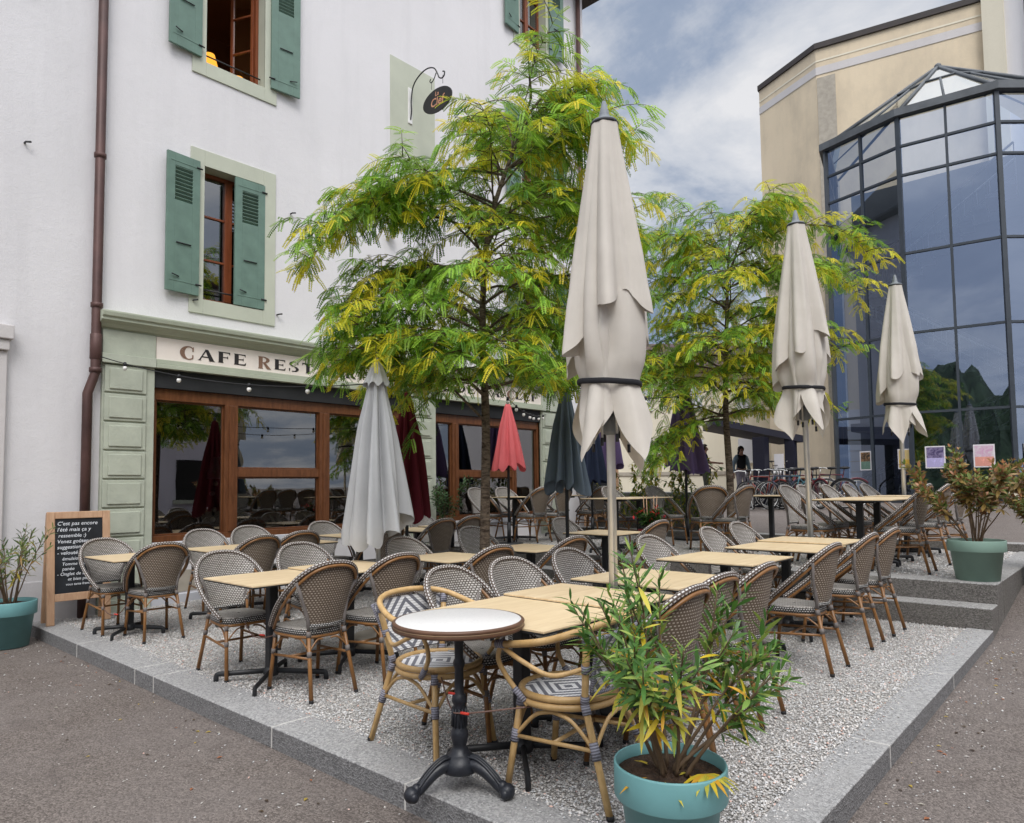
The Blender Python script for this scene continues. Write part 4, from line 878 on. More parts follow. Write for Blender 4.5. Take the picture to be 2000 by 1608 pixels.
protos = {}
for (g, x0, x1, y0, y1, lab) in TB:
    w, d = round(x1 - x0, 2), round(y1 - y0, 2); cx_, cy_ = (x0 + x1) / 2, (y0 + y1) / 2; z = UP - .002 if g == 'U' else gz(cx_) - .003
    key = (round(w / .06), round(d / .06))
    if key in protos: o = dup(protos[key], (cx_, cy_, z), rnd.uniform(-.004, .004), lab, GT[g])
    else: protos[key] = make_table(w, d, lab, GT[g], (cx_, cy_, z))
# ------------------------------------------------------------------ round table on a cast iron foot
rt = thing('round_table', 'round white topped café table with an ornate black cast iron foot on the kerb', 'table', (2.325, 2.435, .0), .25); rt.scale = (.97, .97, 1.05)
mb = MB(); mb.lathe([(.0, .742), (.300, .742), (.303, .740)], 64); mb.build('tabletop', 'terrazzo', rt)
mb = MB(); mb.lathe([(.3022, .742), (.314, .741), (.319, .735), (.317, .728), (.3165, .727)], 64); mb.lathe([(.3165, .721), (.319, .714), (.314, .706), (.25, .703), (.0, .703)], 64); mb.lathe([(.314, .727), (.3158, .7265), (.3158, .7215), (.314, .721)], 64, mi=1); mb.build('table_edge', ['brass_edge', 'brass_line'], rt)
mb = MB(); col = [(.0, .70), (.11, .70), (.11, .685), (.03, .66), (.022, .64), (.021, .57), (.026, .56), (.03, .548), (.026, .535), (.021, .525), (.023, .42), (.031, .41), (.036, .395), (.036, .38), (.028, .37), (.030, .36), (.033, .28), (.034, .265), (.040, .255), (.043, .235), (.036, .205), (.031, .19), (.040, .18), (.045, .165), (.060, .155), (.075, .14), (.085, .125), (.092, .10), (.085, .085), (.05, .075), (0, .075)]
mb.lathe(col, 28)
for i in range(12): a = 2 * PI * i / 12; mb.tube([(.033 * math.cos(a), .033 * math.sin(a), .355), (.035 * math.cos(a), .035 * math.sin(a), .275)], .005, 5)
mb.build('column', 'cast_iron', rt)
for i in range(3):
    a = 2 * PI * i / 3 + .55; ca, sa = math.cos(a), math.sin(a); mb = MB()
    path = [(.05, .115), (.09, .118), (.138, .10), (.185, .068), (.212, .046), (.232, .034)]; P = smooth_path([(ca * r, sa * r, z) for r, z in path], 5)
    mb.tube(P, [.031 - .012 * k / (len(P) - 1) for k in range(len(P))], 10, flat=1.2)
    for s in (-.5, 0, .5): mb.tube([p + V((-sa * s * .034, ca * s * .034, (.036 - .016 * k / (len(P) - 1)))) for k, p in enumerate(P)], .0055, 5)
    mb.ball((ca * .252, sa * .252, .034), .034, 14, 10, sc=(1.1, 1.1, 1.0)); mb.ball((ca * .228, sa * .228, .05), .026, 12, 8)
    for s in (-1, 1): mb.ball((ca * .252 - sa * s * .022, sa * .252 + ca * s * .022, .028), .023, 10, 8)
    mb.build('foot', 'cast_iron', rt)
# ------------------------------------------------------------------ the two bamboo armchairs (local: faces +y)
def make_armchair(label, loc, rz):
    r = thing('bamboo_armchair', label, 'armchair', loc, rz, 'bamboo armchairs at the round table'); n = 40
    def ring(mbb, R, z, rad, cy=.01): mbb.tube([(R * math.cos(2 * PI * i / n), cy + R * .98 * math.sin(2 * PI * i / n), z) for i in range(n)], rad, 8, closed=True)
    mb = MB(); ring(mb, .225, .448, .0165); ring(mb, .228, .415, .0165); mb.build('seat_ring', 'cane_light', r)
    mb = MB(); rings = [(.215, .447), (.17, .452), (.1, .450), (.03, .449)]; vs = []; us = []
    for R, z in rings:
        for i in range(n): a = 2 * PI * i / n; vs.append((R * math.cos(a), .01 + R * .98 * math.sin(a), z)); us.append((R * math.cos(a), R * math.sin(a)))
    mb.add(vs, [(j * n + k, j * n + (k + 1) % n, (j + 1) * n + (k + 1) % n, (j + 1) * n + k) for j in range(3) for k in range(n)] + [tuple(3 * n + k for k in range(n))], us, 0, True); mb.build('seat', 'chevron', r)
    rail = smooth_path([(-.275, .245, .672), (-.295, .10, .69), (-.295, -.06, .722), (-.235, -.215, .775), (-.10, -.285, .80), (.10, -.285, .80), (.235, -.215, .775), (.295, -.06, .722), (.295, .10, .69), (.275, .245, .672)], 7)
    mb = MB(); mb.tube(rail, .0165, 10); mb.build('arm_rail', 'cane_light', r)
    # back panel with a woven chevron, between the rear posts
    NU, NV = 16, 12; g = []; uv = []
    for j in range(NV + 1):
        v = j / NV; row = []; ur = []
        for i in range(NU + 1):
            u = i / NU * 2 - 1; hw = .165 + .075 * v; x = u * hw; y = -.205 - .075 * v - .03 * (1 - u * u); z = .485 + v * (.285 - .02 * u * u); row.append(V((x, y, z))); ur.append((x, z - .62))
        g.append(row); uv.append(ur)
    mb = MB(); mb.sheet(g, uv); mb.sheet([[p + V((0, .012, 0)) for p in q] for q in g], uv, 0, True, True)
    mb.build('woven_back', 'chevron', r)
    mb = MB(); mb.tube(g[0], .009, 6); mb.tube([q[0] for q in g], .010, 6); mb.tube([q[-1] for q in g], .010, 6); mb.tube([p - V((0, 0, .012)) for p in g[-1]], .010, 6); mb.build('back_binding', 'cord', r)
    legs = []
    for s in (-1, 1):
        fa, fb = V((s * .165, .165, .43)), V((s * .205, .225, 0)); ba = V((s * .235, -.225, .765)); bm = V((s * .175, -.175, .44)); bb = V((s * .225, -.315, 0))
        for pth, w in (([fa, fa.lerp(fb, .5), fb], ((.0, .12), (.36, .50))), ([ba, ba.lerp(bm, .5), bm, bm.lerp(bb, .5), bb], ())):
            mb = MB(); mb.tube(pth, .0165, 10); mb.tube([pth[-1] + V((0, 0, .018)), pth[-1] - V((0, 0, .001))], .0178, 10, mi=1); lg = mb.build('leg', ['cane_light', 'tyre'], r)
            if w:
                for t0, t1 in w: wb = MB(); wb.tube([fa.lerp(fb, t0), fa.lerp(fb, t1)], .0205, 10); wb.build('cord_binding', 'cord', lg)
            else:
                for p0, p1, t0, t1 in ((ba, bm, .0, .16), (ba, bm, .45, .56), (ba, bm, .88, 1.0), (bm, bb, .0, .10), (bm, bb, .34, .50)): wb = MB(); wb.tube([p0.lerp(p1, t0), p0.lerp(p1, t1)], .0205, 10); wb.build('cord_binding', 'cord', lg)
        mb = MB(); mb.tube(smooth_path([(s * .285, .20, .668), (s * .265, .225, .60), (s * .235, .20, .52), (s * .215, .13, .43), (s * .21, .10, .40)], 6), .012, 8); mb.tube(smooth_path([(s * .28, .19, .665), (s * .285, .08, .615), (s * .262, -.06, .565), (s * .205, -.19, .60)], 6), .0115, 8); mb.build('arm_support', 'cane_light', r)
        wb = MB(); wb.tube([(s * .279, .222, .674), (s * .286, .172, .680)], .0205, 10); wb.build('cord_binding', 'cord', r); wb = MB(); wb.tube([(s * .213, .115, .415), (s * .225, .165, .47)], .0155, 8); wb.build('cord_binding', 'cord', r)
        legs += [fa.lerp(fb, .44), bm.lerp(bb, .42)]
    fl, bl, fr, br = legs
    mb = MB(); mb.tube([fl, bl], .010, 8); mb.tube([fr, br], .010, 8); mb.tube([fl.lerp(bl, .5), fr.lerp(br, .5)], .010, 8); mb.build('stretcher', 'cane_light', r)
    mb = MB()
    for a, b in ((fl, fr), (fr, br), (br, bl), (bl, fl)):
        c = (a + b) / 2; c = V((c.x * 1.05, c.y * 1.05, .40)); mb.tube(smooth_path([a, a.lerp(c, .5) + V((0, 0, .028)), c.lerp(a, .12), c.lerp(b, .12), b.lerp(c, .5) + V((0, 0, .028)), b], 5), .0095, 7)
    mb.build('brace', 'cane_light', r); return r
make_armchair('bamboo armchair with chevron weave, left of the round table', (2.66, 2.95, 0.0), math.radians(178))
make_armchair('bamboo armchair with chevron weave, right of the round table beside the oleander pot', (2.71, 2.08, 0.0), math.radians(7))
# ------------------------------------------------------------------ closed parasols
def canopy_sheet(mb, ztop, prof, hem, lobes, amp, ph, seed, nt_=112, nz=44, mi=0, twist=0.0, thick=0, cx=0.0, cy=0.0, lean=0.0):
    rr = random.Random(seed); ph2 = [rr.uniform(0, 6.28) for _ in range(8)]
    rows = []; uvs = []
    for j in range(nz + 1):
        row = []; ur = []
        for i in range(nt_ + 1):
            th = 2 * PI * i / nt_; zh = hem(th); t = j / nz; z = ztop + (zh - ztop) * t
            a = amp(z); w = math.cos(lobes * th + ph + twist * (ztop - z) + .45 * math.sin(2 * th + ph2[0]))
            w = math.copysign(abs(w) ** .75, w)
            k = 1 + a * w + .35 * a * math.cos((lobes * 2 - 1) * th + ph2[1] + 1.7 * z) + .25 * a * math.sin(3 * th + ph2[2] + 2.1 * z)
            r = interp(prof, ztop - z) * k
            row.append((cx + r * math.cos(th) + lean * (z), cy + r * math.sin(th), z)); ur.append((th * .2, z))
        rows.append(row); uvs.append(ur)
    mb.sheet(rows, uvs, mi)
def big_parasol(label, loc, k, rz, seed, lean, ph=.0, phb=.1):
    # k scales the whole thing; heights measured from the foot of the pole
    p = thing('beige_parasol', label, 'parasol', loc, rz, 'tall closed beige parasols'); p.scale = (k, k, k)
    mb = MB(); mb.tube([(0, 0, 0), (lean * 2, 0, 2.0), (lean * 3.7, 0, 3.72)], .0275, 18); mb.build('pole', 'alu', p)
    X = lambda z: lean * z
    mb = MB(); mb.lathe([(.0, .155), (.012, .152), (.034, .06), (.040, .035), (.082, .014), (.090, .004), (.088, .0), (.0, .0)], 24, (X(3.72), 0, 3.705)); mb.build('cap', 'grey_cap', p)
    mb = MB(); mb.lathe([(.087, .0), (.0915, .003), (.0915, .014), (.087, .017)], 24, (X(3.70), 0, 3.690)); mb.build('cap_rim', 'iron', p)
    rr = random.Random(seed); jj = [rr.uniform(-1, 1) for _ in range(16)]
    def saw(u, pk): u = u % 1; return u / pk if u < pk else (1 - u) / (1 - pk)
    def amp_a(z): return interp([(2.05, .30), (2.35, .25), (2.6, .18), (3.0, .13), (3.4, .085), (3.72, .02)], z)
    # outer curtain, hanging free above the strap: high in front, low on one side
    def hem_a(th): u = (th + ph) / (2 * PI) * 3; i = int(u) % 3; return 2.34 + .22 * math.cos(th - .55) - (.10 + .05 * jj[i]) * saw(u, .7) - .05 * math.cos(6 * th + ph + .4)
    mb = MB(); canopy_sheet(mb, 3.70, [(0, .086), (.06, .092), (.5, .158), (.9, .212), (1.2, .240), (1.5, .248), (1.8, .235)], hem_a, 6, amp_a, ph + .4, seed, 170, 48)
    # body tied by the strap, flaring into a loose skirt with long corners
    def hem_b(th): u = (th + phb) / (2 * PI) * 4; i = int(u) % 4; return 1.95 + .05 * jj[i + 8] - (.41 + .09 * jj[i + 11]) * saw(u, .60 if i % 2 else .42) ** .8
    canopy_sheet(mb, 3.55, [(0, .09), (.6, .165), (1.0, .205), (1.25, .215), (1.42, .205), (1.50, .185), (1.535, .175), (1.58, .180), (1.75, .215), (2.05, .262)], hem_b, 4, lambda z: interp([(1.5, .24), (1.85, .20), (2.0, .08), (2.06, .08), (2.2, .15), (3.0, .10)], z), -phb * 4 + PI, seed + 1, 150, 56)
    canopy_sheet(mb, 3.2, [(0, .11), (.9, .19), (1.1, .16), (1.18, .15), (1.3, .16), (1.6, .19)], lambda th: 1.80 + .10 * math.sin(3 * th + ph), 5, lambda z: .16, ph + 2.2, seed + 2, 96, 30)
    mb.v = [(x + X(z), y, z) for x, y, z in mb.v]; mb.build('canopy', 'beige_cloth', p)
    mb = MB(); n = 40; mb.tube([((.2005 + .006 * math.cos(6 * 2 * PI * i / n + ph + 1.1)) * math.cos(2 * PI * i / n) + X(2.03), (.2005 + .006 * math.cos(6 * 2 * PI * i / n + ph + 1.1)) * math.sin(2 * PI * i / n), 2.018 + .016 * math.cos(2 * PI * i / n + 2.4)) for i in range(n)], .018, 8, closed=True, flat=.45); mb.build('tie_strap', 'black_cloth', p)
    for i in range(8):
        th = 2 * PI * i / 8 + .2; mb = MB(); mb.tube([(X(2.9) + .06 * math.cos(th), .06 * math.sin(th), 2.9), (X(1.62) + .12 * math.cos(th), .12 * math.sin(th), 1.68 + .06 * math.sin(i * 2.3))], .008, 6); mb.tube([(X(1.62) + .12 * math.cos(th), .12 * math.sin(th), 1.69 + .06 * math.sin(i * 2.3)), (X(1.55) + .121 * math.cos(th), .121 * math.sin(th), 1.64 + .06 * math.sin(i * 2.3))], .011, 6, mi=1); mb.build('rib', ['alu', 'black_metal'], p)
    mb = MB(); mb.lathe([(.028, .12), (.05, .11), (.055, -.04), (.028, -.06)], 18, (X(1.75), 0, 1.75)); mb.build('runner', 'grey_cap', p)
    mb = MB(); mb.lathe([(.0, .075), (.045, .07), (.045, .03), (.26, .022), (.27, .0), (0, 0)], 28); mb.build('base_plate', 'black_metal', p)
    return p
big_parasol('tall closed beige parasol in the middle, largest of the three, black strap round its waist', (3.735, 2.515, gz(3.7)), 1.0, math.radians(222), 3, .002, .35, .12)
big_parasol('closed beige parasol in the middle of the three, standing at the stone steps', (7.60, 2.65, .285), 1.04, math.radians(222), 9, .002, 1.7, .55).rotation_euler.x = .012
big_parasol('closed beige parasol farthest right and smallest, in front of the glass tower', (10.80, 2.51, UP), .985, math.radians(222), 17, .002, 3.1, -.2)
def small_parasol(name, label, loc, zt, zh, rtop, rhem, clothn, seed, lobes=8, vent=False, base='black_metal', drop=.12, polem='black_metal', amp=.30, rz=0.0, lean=0.0):
    p = thing(name, label, 'parasol', loc, rz); rr = random.Random(seed)
    mb = MB(); mb.tube([(0, 0, 0), (lean * zt, 0, zt + .03)], .021, 12); mb.build('pole', polem, p)
    H = zt - zh; prof = [(0, .02), (.04, rtop), (H * .45, rtop + (rhem - rtop) * .48), (H, rhem), (H + .3, rhem * 1.02)]
    am = lambda z: amp * min(1, (zt - z) / (H * .35))
    js = [rr.uniform(-drop, drop) for _ in range(lobes)]
    def hem(th): q = (th * lobes) / (2 * PI); i = int(q) % lobes; f = q % 1; s = f * f * (3 - 2 * f); return zh + js[i] * (1 - s) + js[(i + 1) % lobes] * s + .05 * math.cos(lobes * th)
    mb = MB(); canopy_sheet(mb, zt, prof, hem, lobes, am, rr.uniform(0, 6), seed, 96, 36); mb.v = [(x + lean * z, y, z) for x, y, z in mb.v]; mb.build('canopy', clothn, p)
    if vent:
        mb = MB(); canopy_sheet(mb, zt + .02, [(0, .02), (.03, .045), (.14, .085), (.26, .135)], lambda th: zt - .19 + .02 * math.cos(8 * th), 8, lambda z: .12, 1.0, seed + 3, 72, 12); mb.v = [(x + lean * z, y, z) for x, y, z in mb.v]; mb.build('vent_cap', clothn, p)
    mb = MB(); mb.lathe([(0, .06), (.02, .055), (.022, .0), (0, 0)], 10, (lean * zt, 0, zt)); mb.build('finial', 'grey_cap', p)
    for i in range(8):
        th = 2 * PI * i / 8; mb = MB(); mb.tube([(lean * zt + .02 * math.cos(th), .02 * math.sin(th), zt - .1), (lean * zh + rhem * .45 * math.cos(th), rhem * .45 * math.sin(th), zh + .10)], .007, 5); mb.build('rib', polem, p)
    mb = MB()
    if base == 'concrete': mb.lathe([(0, .10), (.20, .095), (.235, .07), (.24, .0), (0, 0)], 28); mb.tube([(0, 0, .05), (0, 0, .34)], .03, 12)
    else: mb.lathe([(0, .045), (.22, .04), (.23, .0), (0, 0)], 28); mb.tube([(0, 0, .03), (0, 0, .36)], .032, 12)
    mb.build('base_plate', base, p); return p
small_parasol('pale_grey_parasol', 'closed pale grey parasol with a small vent cap and a round concrete base', (3.90, 5.10, gz(3.9)), 2.47, .98, .05, .245, 'grey_cloth', 4, 8, True, 'concrete', .14, 'alu', .30, .6, -.02)
small_parasol('burgundy_parasol', 'closed burgundy parasol just behind the pale grey one', (5.42, 6.55, gz(5.4)), 2.48, 1.0, .05, .235, 'burgundy_cloth', 6, 8, False, 'black_metal', .10, rz=1.0)
small_parasol('coral_parasol', 'short closed coral red parasol on a black pole before the right shop window', (8.30, 7.53, UP), 2.25, 1.22, .05, .235, 'red_cloth', 8, 8, False, 'black_metal', .03, amp=.16)
small_parasol('slate_parasol', 'closed slate blue parasol right of the coral one', (6.47, 4.97, gz(6.4)), 2.45, 1.27, .05, .205, 'slate_cloth', 10, 9, False, 'black_metal', .09)
small_parasol('navy_parasol', 'closed navy parasol half hidden behind the slate blue one', (10.3, 7.35, UP), 2.3, 1.0, .05, .22, 'navy_cloth', 12, 8, False, 'black_metal', .06)
small_parasol('purple_parasol', 'closed purple parasol under the far tree beside the two walkers', (10.9, 5.83, UP), 2.75, 1.17, .05, .30, 'purple_cloth', 14, 7, False, 'black_metal', .10, amp=.24)
small_parasol('purple_parasol', 'closed purple parasol mostly hidden behind the tallest beige parasol pole', (11.2, 7.62, UP), 2.7, 1.22, .05, .25, 'purple_cloth', 15, 8, False, 'black_metal', .08)
# ------------------------------------------------------------------ chalkboards
def chalkboard(label, loc, rz, lines, w=.60, h=1.18, lean=.10, size=.056, only_front=False):
    b = thing('chalkboard', label, 'chalkboard', loc, rz)
    R = Matrix.Rotation(-lean, 4, 'X')
    mb = MB(); mb.box(-w / 2, -w / 2 + .075, -.02, .02, 0, h, 0, R); mb.box(w / 2 - .075, w / 2, -.02, .02, 0, h, 0, R); mb.box(-w / 2 + .075, w / 2 - .075, -.018, .018, h - .075, h, 0, R); mb.box(-w / 2 + .075, w / 2 - .075, -.018, .018, .24, .32, 0, R)
    R2 = Matrix.Translation((0, 2 * math.sin(lean) * h + .02, 0)) @ Matrix.Rotation(lean, 4, 'X')
    for x in (-w / 2, w / 2 - .06): mb.box(x, x + .06, -.015, .015, 0, h - .02, 0, R2)
    mb.build('frame', 'wood_board', b, bevel=.006)
    mb = MB(); mb.box(-w / 2 + .0752, w / 2 - .0752, -.006, .006, .3205, h - .0755, 0, R); bd = mb.build('board', 'blackboard', b)
    y = h - .145; k = 0
    for body, sc, dx in lines:
        M = R @ Matrix(((1, 0, 0, -w / 2 + .095 + dx), (0, 0, -1, -.0085), (0, 1, 0, y), (0, 0, 0, 1)))
        text_mesh('chalk_writing', body, size * sc, M, 'chalk', bd, .18, .0003); y -= size * 1.14 * sc; k += 1
    return b
chalkboard('pine framed chalkboard with a handwritten French menu leaning by the drainpipe', (2.56, 8.50, .0), math.radians(-4), [("C'est pas encore", 1.0, .0), ("l'été mais ça y", 1.0, .0), ("ressemble :)", .95, .01), ("Venez goûter nos", .95, .0), ("suggestions", .95, .0), ("- velouté de", .95, .0), ("  émulsion m", .85, .02), ("  Tomme vaudoise", .8, .02), ("  panée", .85, .02), ("- Onglet de boeuf", .85, .0), ("   et bien plus...", .8, .06), ("vous tarte framboise", .62, .08)])
chalkboard('pine framed menu board standing edge on at the far corner of the café', (12.0, 8.35, .5), math.radians(-62), [('', 1, 0)], .7, 1.4, .12)
# ------------------------------------------------------------------ string of lights
sl = thing('string_lights', 'black cable of festoon bulbs strung from the drainpipe to the tree trunks', 'string lights')
def catenary(a, b, sag, n=26): return [V(a).lerp(V(b), i / n) - V((0, 0, sag * 4 * (i / n) * (1 - i / n))) for i in range(n + 1)]
runs = [((2.80, 8.84, 2.93), (5.10, 5.0, 2.62), .28), ((5.10, 5.0, 2.62), (10.05, 4.66, 2.85), .25), ((5.10, 5.0, 2.62), (10.9, 8.87, 2.8), .2)]
cb = MB(); bulbs = []
for a, b, s in runs:
    P = catenary(a, b, s); cb.tube(P, .006, 5); L = sum((P[i + 1] - P[i]).length for i in range(len(P) - 1)); k = max(3, int(L / .75))
    for i in range(k): bulbs.append(P[min(len(P) - 1, int((i + .55) / k * (len(P) - 1)))])
cb.build('cable', 'iron', sl)
for p in bulbs:
    m = MB(); m.lathe([(0, .02), (.016, .015), (.02, -.03), (.0, -.03)], 10, p); so = m.build('socket', 'iron', sl); m = MB(); m.ball((p.x, p.y, p.z - .05), .024, 12, 8, sc=(1, 1, 1.15)); m.build('bulb', 'bulb', so)
# cable locks threaded through the chairs
def lock_cable(label, pts, tagpts):
    t = thing('lock_cable', label, 'cable lock'); m = MB(); m.tube(smooth_path(pts, 8), .004, 6); m.build('cable', 'rope', t)
    for p in tagpts: m = MB(); m.tube([p, (p[0] + .02, p[1] - .035, p[2] - .004)], .0065, 6); m.build('red_tag', 'rope_red', t)
lock_cable('thin cable lock with red tags slung round the round table column', [(2.62, 2.05, .40), (2.45, 2.2, .385), (2.30, 2.39, .36), (2.33, 2.50, .36), (2.50, 2.75, .42)], [(2.29, 2.39, .365), (2.29, 2.47, .44)])
lock_cable('thin cable lock with red tags linking two middle row chairs', [(2.62, 5.05, .42), (2.60, 4.85, .33), (2.66, 4.66, .36), (2.85, 4.6, .42)], [(2.61, 4.80, .35), (2.72, 4.62, .385)])
lock_cable('thin cable lock joining the two chairs beside the chalkboard', [(2.50, 7.62, .41), (2.46, 7.45, .26), (2.52, 7.3, .22), (2.60, 7.22, .36)], [(2.50, 7.32, .23)])
# ------------------------------------------------------------------ foliage helpers
def place_leaves(name, tmpl, faces, pos, xdir, up, scale, cols, droop, matname, parent, jitter=0.0):
    """tmpl: (k,3) leaf template, x along the leaf. xdir / up: (n,3). droop: (n,) curvature downwards along the leaf."""
    n = len(pos); x = xdir / np.linalg.norm(xdir, axis=1, keepdims=True); y = np.cross(up, x); y /= np.maximum(np.linalg.norm(y, axis=1, keepdims=True), 1e-6); z = np.cross(x, y)
    W = (tmpl[None, :, 0, None] * x[:, None] + tmpl[None, :, 1, None] * y[:, None] + tmpl[None, :, 2, None] * z[:, None]) * scale[:, None, None]
    W[..., 2] -= (tmpl[None, :, 0] * scale[:, None]) ** 2 * droop[:, None]
    W += pos[:, None]
    k = len(tmpl); F = (faces[None] + (np.arange(n) * k)[:, None, None]).reshape(-1, faces.shape[1])
    c = np.repeat(cols, k, 0)
    if jitter: c = np.clip(c * (1 + nrg.normal(0, jitter, (len(c) // 4, 1)).repeat(4, 0)[:len(c)]), 0, 1) if len(c) % 4 == 0 else c
    return np_mesh(name, W.reshape(-1, 3), F, matname, c, parent)
def pinnate(pairs=11, L=1.0):
    vs = []; fs = []
    for i in range(pairs):
        t = .10 + .86 * i / (pairs - 1); ll = .20 * (1 - .55 * abs(t - .45)) ; w = .082
        for s in (-1, 1):
            b = np.array([t, s * .006, 0]); d = np.array([.30, s * .95, -.18]); d /= np.linalg.norm(d); sd = np.array([1, -s * .3, 0]) * w * .5
            o = len(vs); vs += [b, b + d * ll * .5 + sd, b + d * ll, b + d * ll * .45 - sd]; fs.append([o, o + 1, o + 2, o + 3] if s > 0 else [o + 3, o + 2, o + 1, o])
    return np.array(vs), np.array(fs)
LOC_T, LOC_F = pinnate()
def locust(label, base, H, env, axis, seed, extra, tr=.055, ybias0=.0, nprim=30, zmin=1.9, slim=None):
    droop_ok = [False]; lum = [1.0]; t = thing('locust_tree', label, 'tree', base); rr = random.Random(seed); rg = np.random.default_rng(seed)
    wood = MB(); twig = MB(); LP = []; LX = []; LU = []; LC = []; LS = []
    ax = [V(p) for p in axis]; A = smooth_path(ax, 6)
    wood.tube(A, [tr * (1 - .88 * i / (len(A) - 1)) + .004 for i in range(len(A))], 12)
    wood.lathe([(tr * 1.5, -.05), (tr * 1.15, .08), (tr, .2)], 12)
    def axis_at(z):
        for a, b in zip(A, A[1:]):
            if a.z <= z <= b.z: return a.lerp(b, (z - a.z) / max(b.z - a.z, 1e-6))
        return A[-1].copy()
    def leaf(p, d, yel, s=1.0):
        if p.z < zmin + rr.uniform(-.08, .2) and not droop_ok[0]: return
        LP.append(p); LX.append(d); up = V((rr.uniform(-.4, .4), rr.uniform(-.4, .4), 1)); LU.append(up); LS.append(s)
        g = rr.random()
        green = V((.07, .19, .025)).lerp(V((.32, .54, .06)), g ** 1.0); yl = V((.70, .66, .04)).lerp(V((.86, .68, .04)), rr.random())
        cc_ = green.lerp(yl, min(1, max(0, yel + rr.uniform(-.10, .10)))); LC.append(cc_ * (lum[0] if yel < .5 else min(1.05, .55 + .5 * lum[0])))
    def twig_leaves(P, y0, y1, start, step, s=1.0):
        acc = 0; side = 1; lum[0] = rr.uniform(.7, 1.4)
        for i in range(1, len(P)):
            acc += (P[i] - P[i - 1]).length; f = i / (len(P) - 1)
            while acc > step:
                acc -= step
                if f < start: continue
                d = (P[i] - P[i - 1]).normalized(); sd = d.cross(V((0, 0, 1)))
                sd = sd.normalized() if sd.length > .1 else V((rr.uniform(-1, 1), rr.uniform(-1, 1), 0)).normalized()
                side = -side; dr = (sd * side * rr.uniform(.5, 1.1) + d * rr.uniform(.2, .8) + V((0, 0, rr.uniform(-.55, .25))))
                leaf(P[i] + V((rr.uniform(-.015, .015),) * 3), dr.normalized(), y0 + (y1 - y0) * f ** 2, s * rr.uniform(.5, 1.3))
        leaf(P[-1], (P[-1] - P[-2]).normalized() + V((0, 0, -.2)), y1, s)
    def limb(p0, az, elev, L, droop, r0, yel, lvl):
        P = [p0.copy()]; d = V((math.cos(az) * math.cos(elev), math.sin(az) * math.cos(elev), math.sin(elev))); n = max(6, int(L / .09)); st = L / n; a = az
        for i in range(n):
            f = i / n; d = (d + V((rr.uniform(-.10, .10), rr.uniform(-.10, .10), -droop * st * (.35 + 1.5 * f) * (1 if P[-1].z > zmin + .45 or droop_ok[0] else -.4) + rr.uniform(-.05, .05)))).normalized(); P.append(P[-1] + d * st)
        (wood if lvl == 0 else twig).tube(P, [max(.0022, r0 * (1 - .9 * i / n)) for i in range(n + 1)], 6 if lvl == 0 else 4, cap=False, mi=0)
        return P
    def dress(P, L, r0, az, ybias, tipy):
        n = len(P)
        twig_leaves(P, .05 + ybias, tipy, .30, .034)
        k = int(L / .074)
        for q in range(k):
            f = .26 + .70 * (q + rr.random()) / k; i = min(n - 2, int(f * (n - 1))); d = (P[i + 1] - P[i]).normalized()
            sgn = 1 if q % 2 else -1; a2 = math.atan2(d.y, d.x) + sgn * rr.uniform(.45, 1.25); l2 = rr.uniform(.32, .70) * (1.1 - .5 * f) * min(1.25, L)
            ylw = (rr.uniform(.75, 1.0) if rr.random() < .15 + ybias + ybias0 + .12 * f else rr.uniform(-.1, .10))
            Q = limb(P[i], a2, rr.uniform(-.15, .45), l2, rr.uniform(1.2, 2.6), .006, 0, 1)
            twig_leaves(Q, ylw * .6, ylw, .06, .029, 1.0)
    ga = rr.uniform(0, 6.28); zs = [t_ for t_, _ in env]
    for i in range(nprim):
        f = (i + .5) / nprim; z = zs[0] + (H * .93 - zs[0]) * f; p = axis_at(z * .93 + rr.uniform(-.08, .08) + .10); ga += 2.39996
        L = interp(env, z) * rr.uniform(.62, 1.14) * (1 - (.72 * max(0, math.cos(ga - slim)) ** .6 if slim is not None and z > 3.95 else 0)); el = .30 + .75 * f + rr.uniform(-.22, .25); dr = .85 + .35 * (1 - f) + rr.uniform(-.3, .4)
        P = limb(p, ga, el, L * 1.12, dr, .017 * (1.25 - f * .7), 0, 0); dress(P, L, .01, ga, 0.02 + .10 * f, rr.choice((.0, .05, .1, .8, .95)))
    for (z, az, L, el, dr, yl) in extra:
        droop_ok[0] = z < 2.0
        P = limb(axis_at(z), az, el, L, dr, .016, 0, 0); dress(P, L, .01, az, .03, yl)
    o = wood.build('trunk', 'bark', t); twig.build('branches', 'twig', o)
    n = len(LP); P = np.array([tuple(p) for p in LP]); X = np.array([tuple(p) for p in LX]); U = np.array([tuple(p) for p in LU]); C_ = np.array([tuple(p) for p in LC]); S = np.array(LS) * .138
    # inner leaves are darker
    place_leaves('crown', LOC_T, LOC_F, P, X, U, S, C_, rg.uniform(1.2, 3.4, n), 'leaf', t, .10); return n
CR = V((.672, -.741, 0)); CL = -CR; CF = V((.741, .672, 0))
AZR = math.atan2(CR.y, CR.x); AZL = AZR + PI; AZN = math.atan2(-CF.y, -CF.x)
env1 = [(2.25, .95), (2.5, 1.35), (2.9, 1.55), (3.6, 1.55), (4.3, 1.6), (4.9, 1.5), (5.4, 1.2), (5.9, .9)]
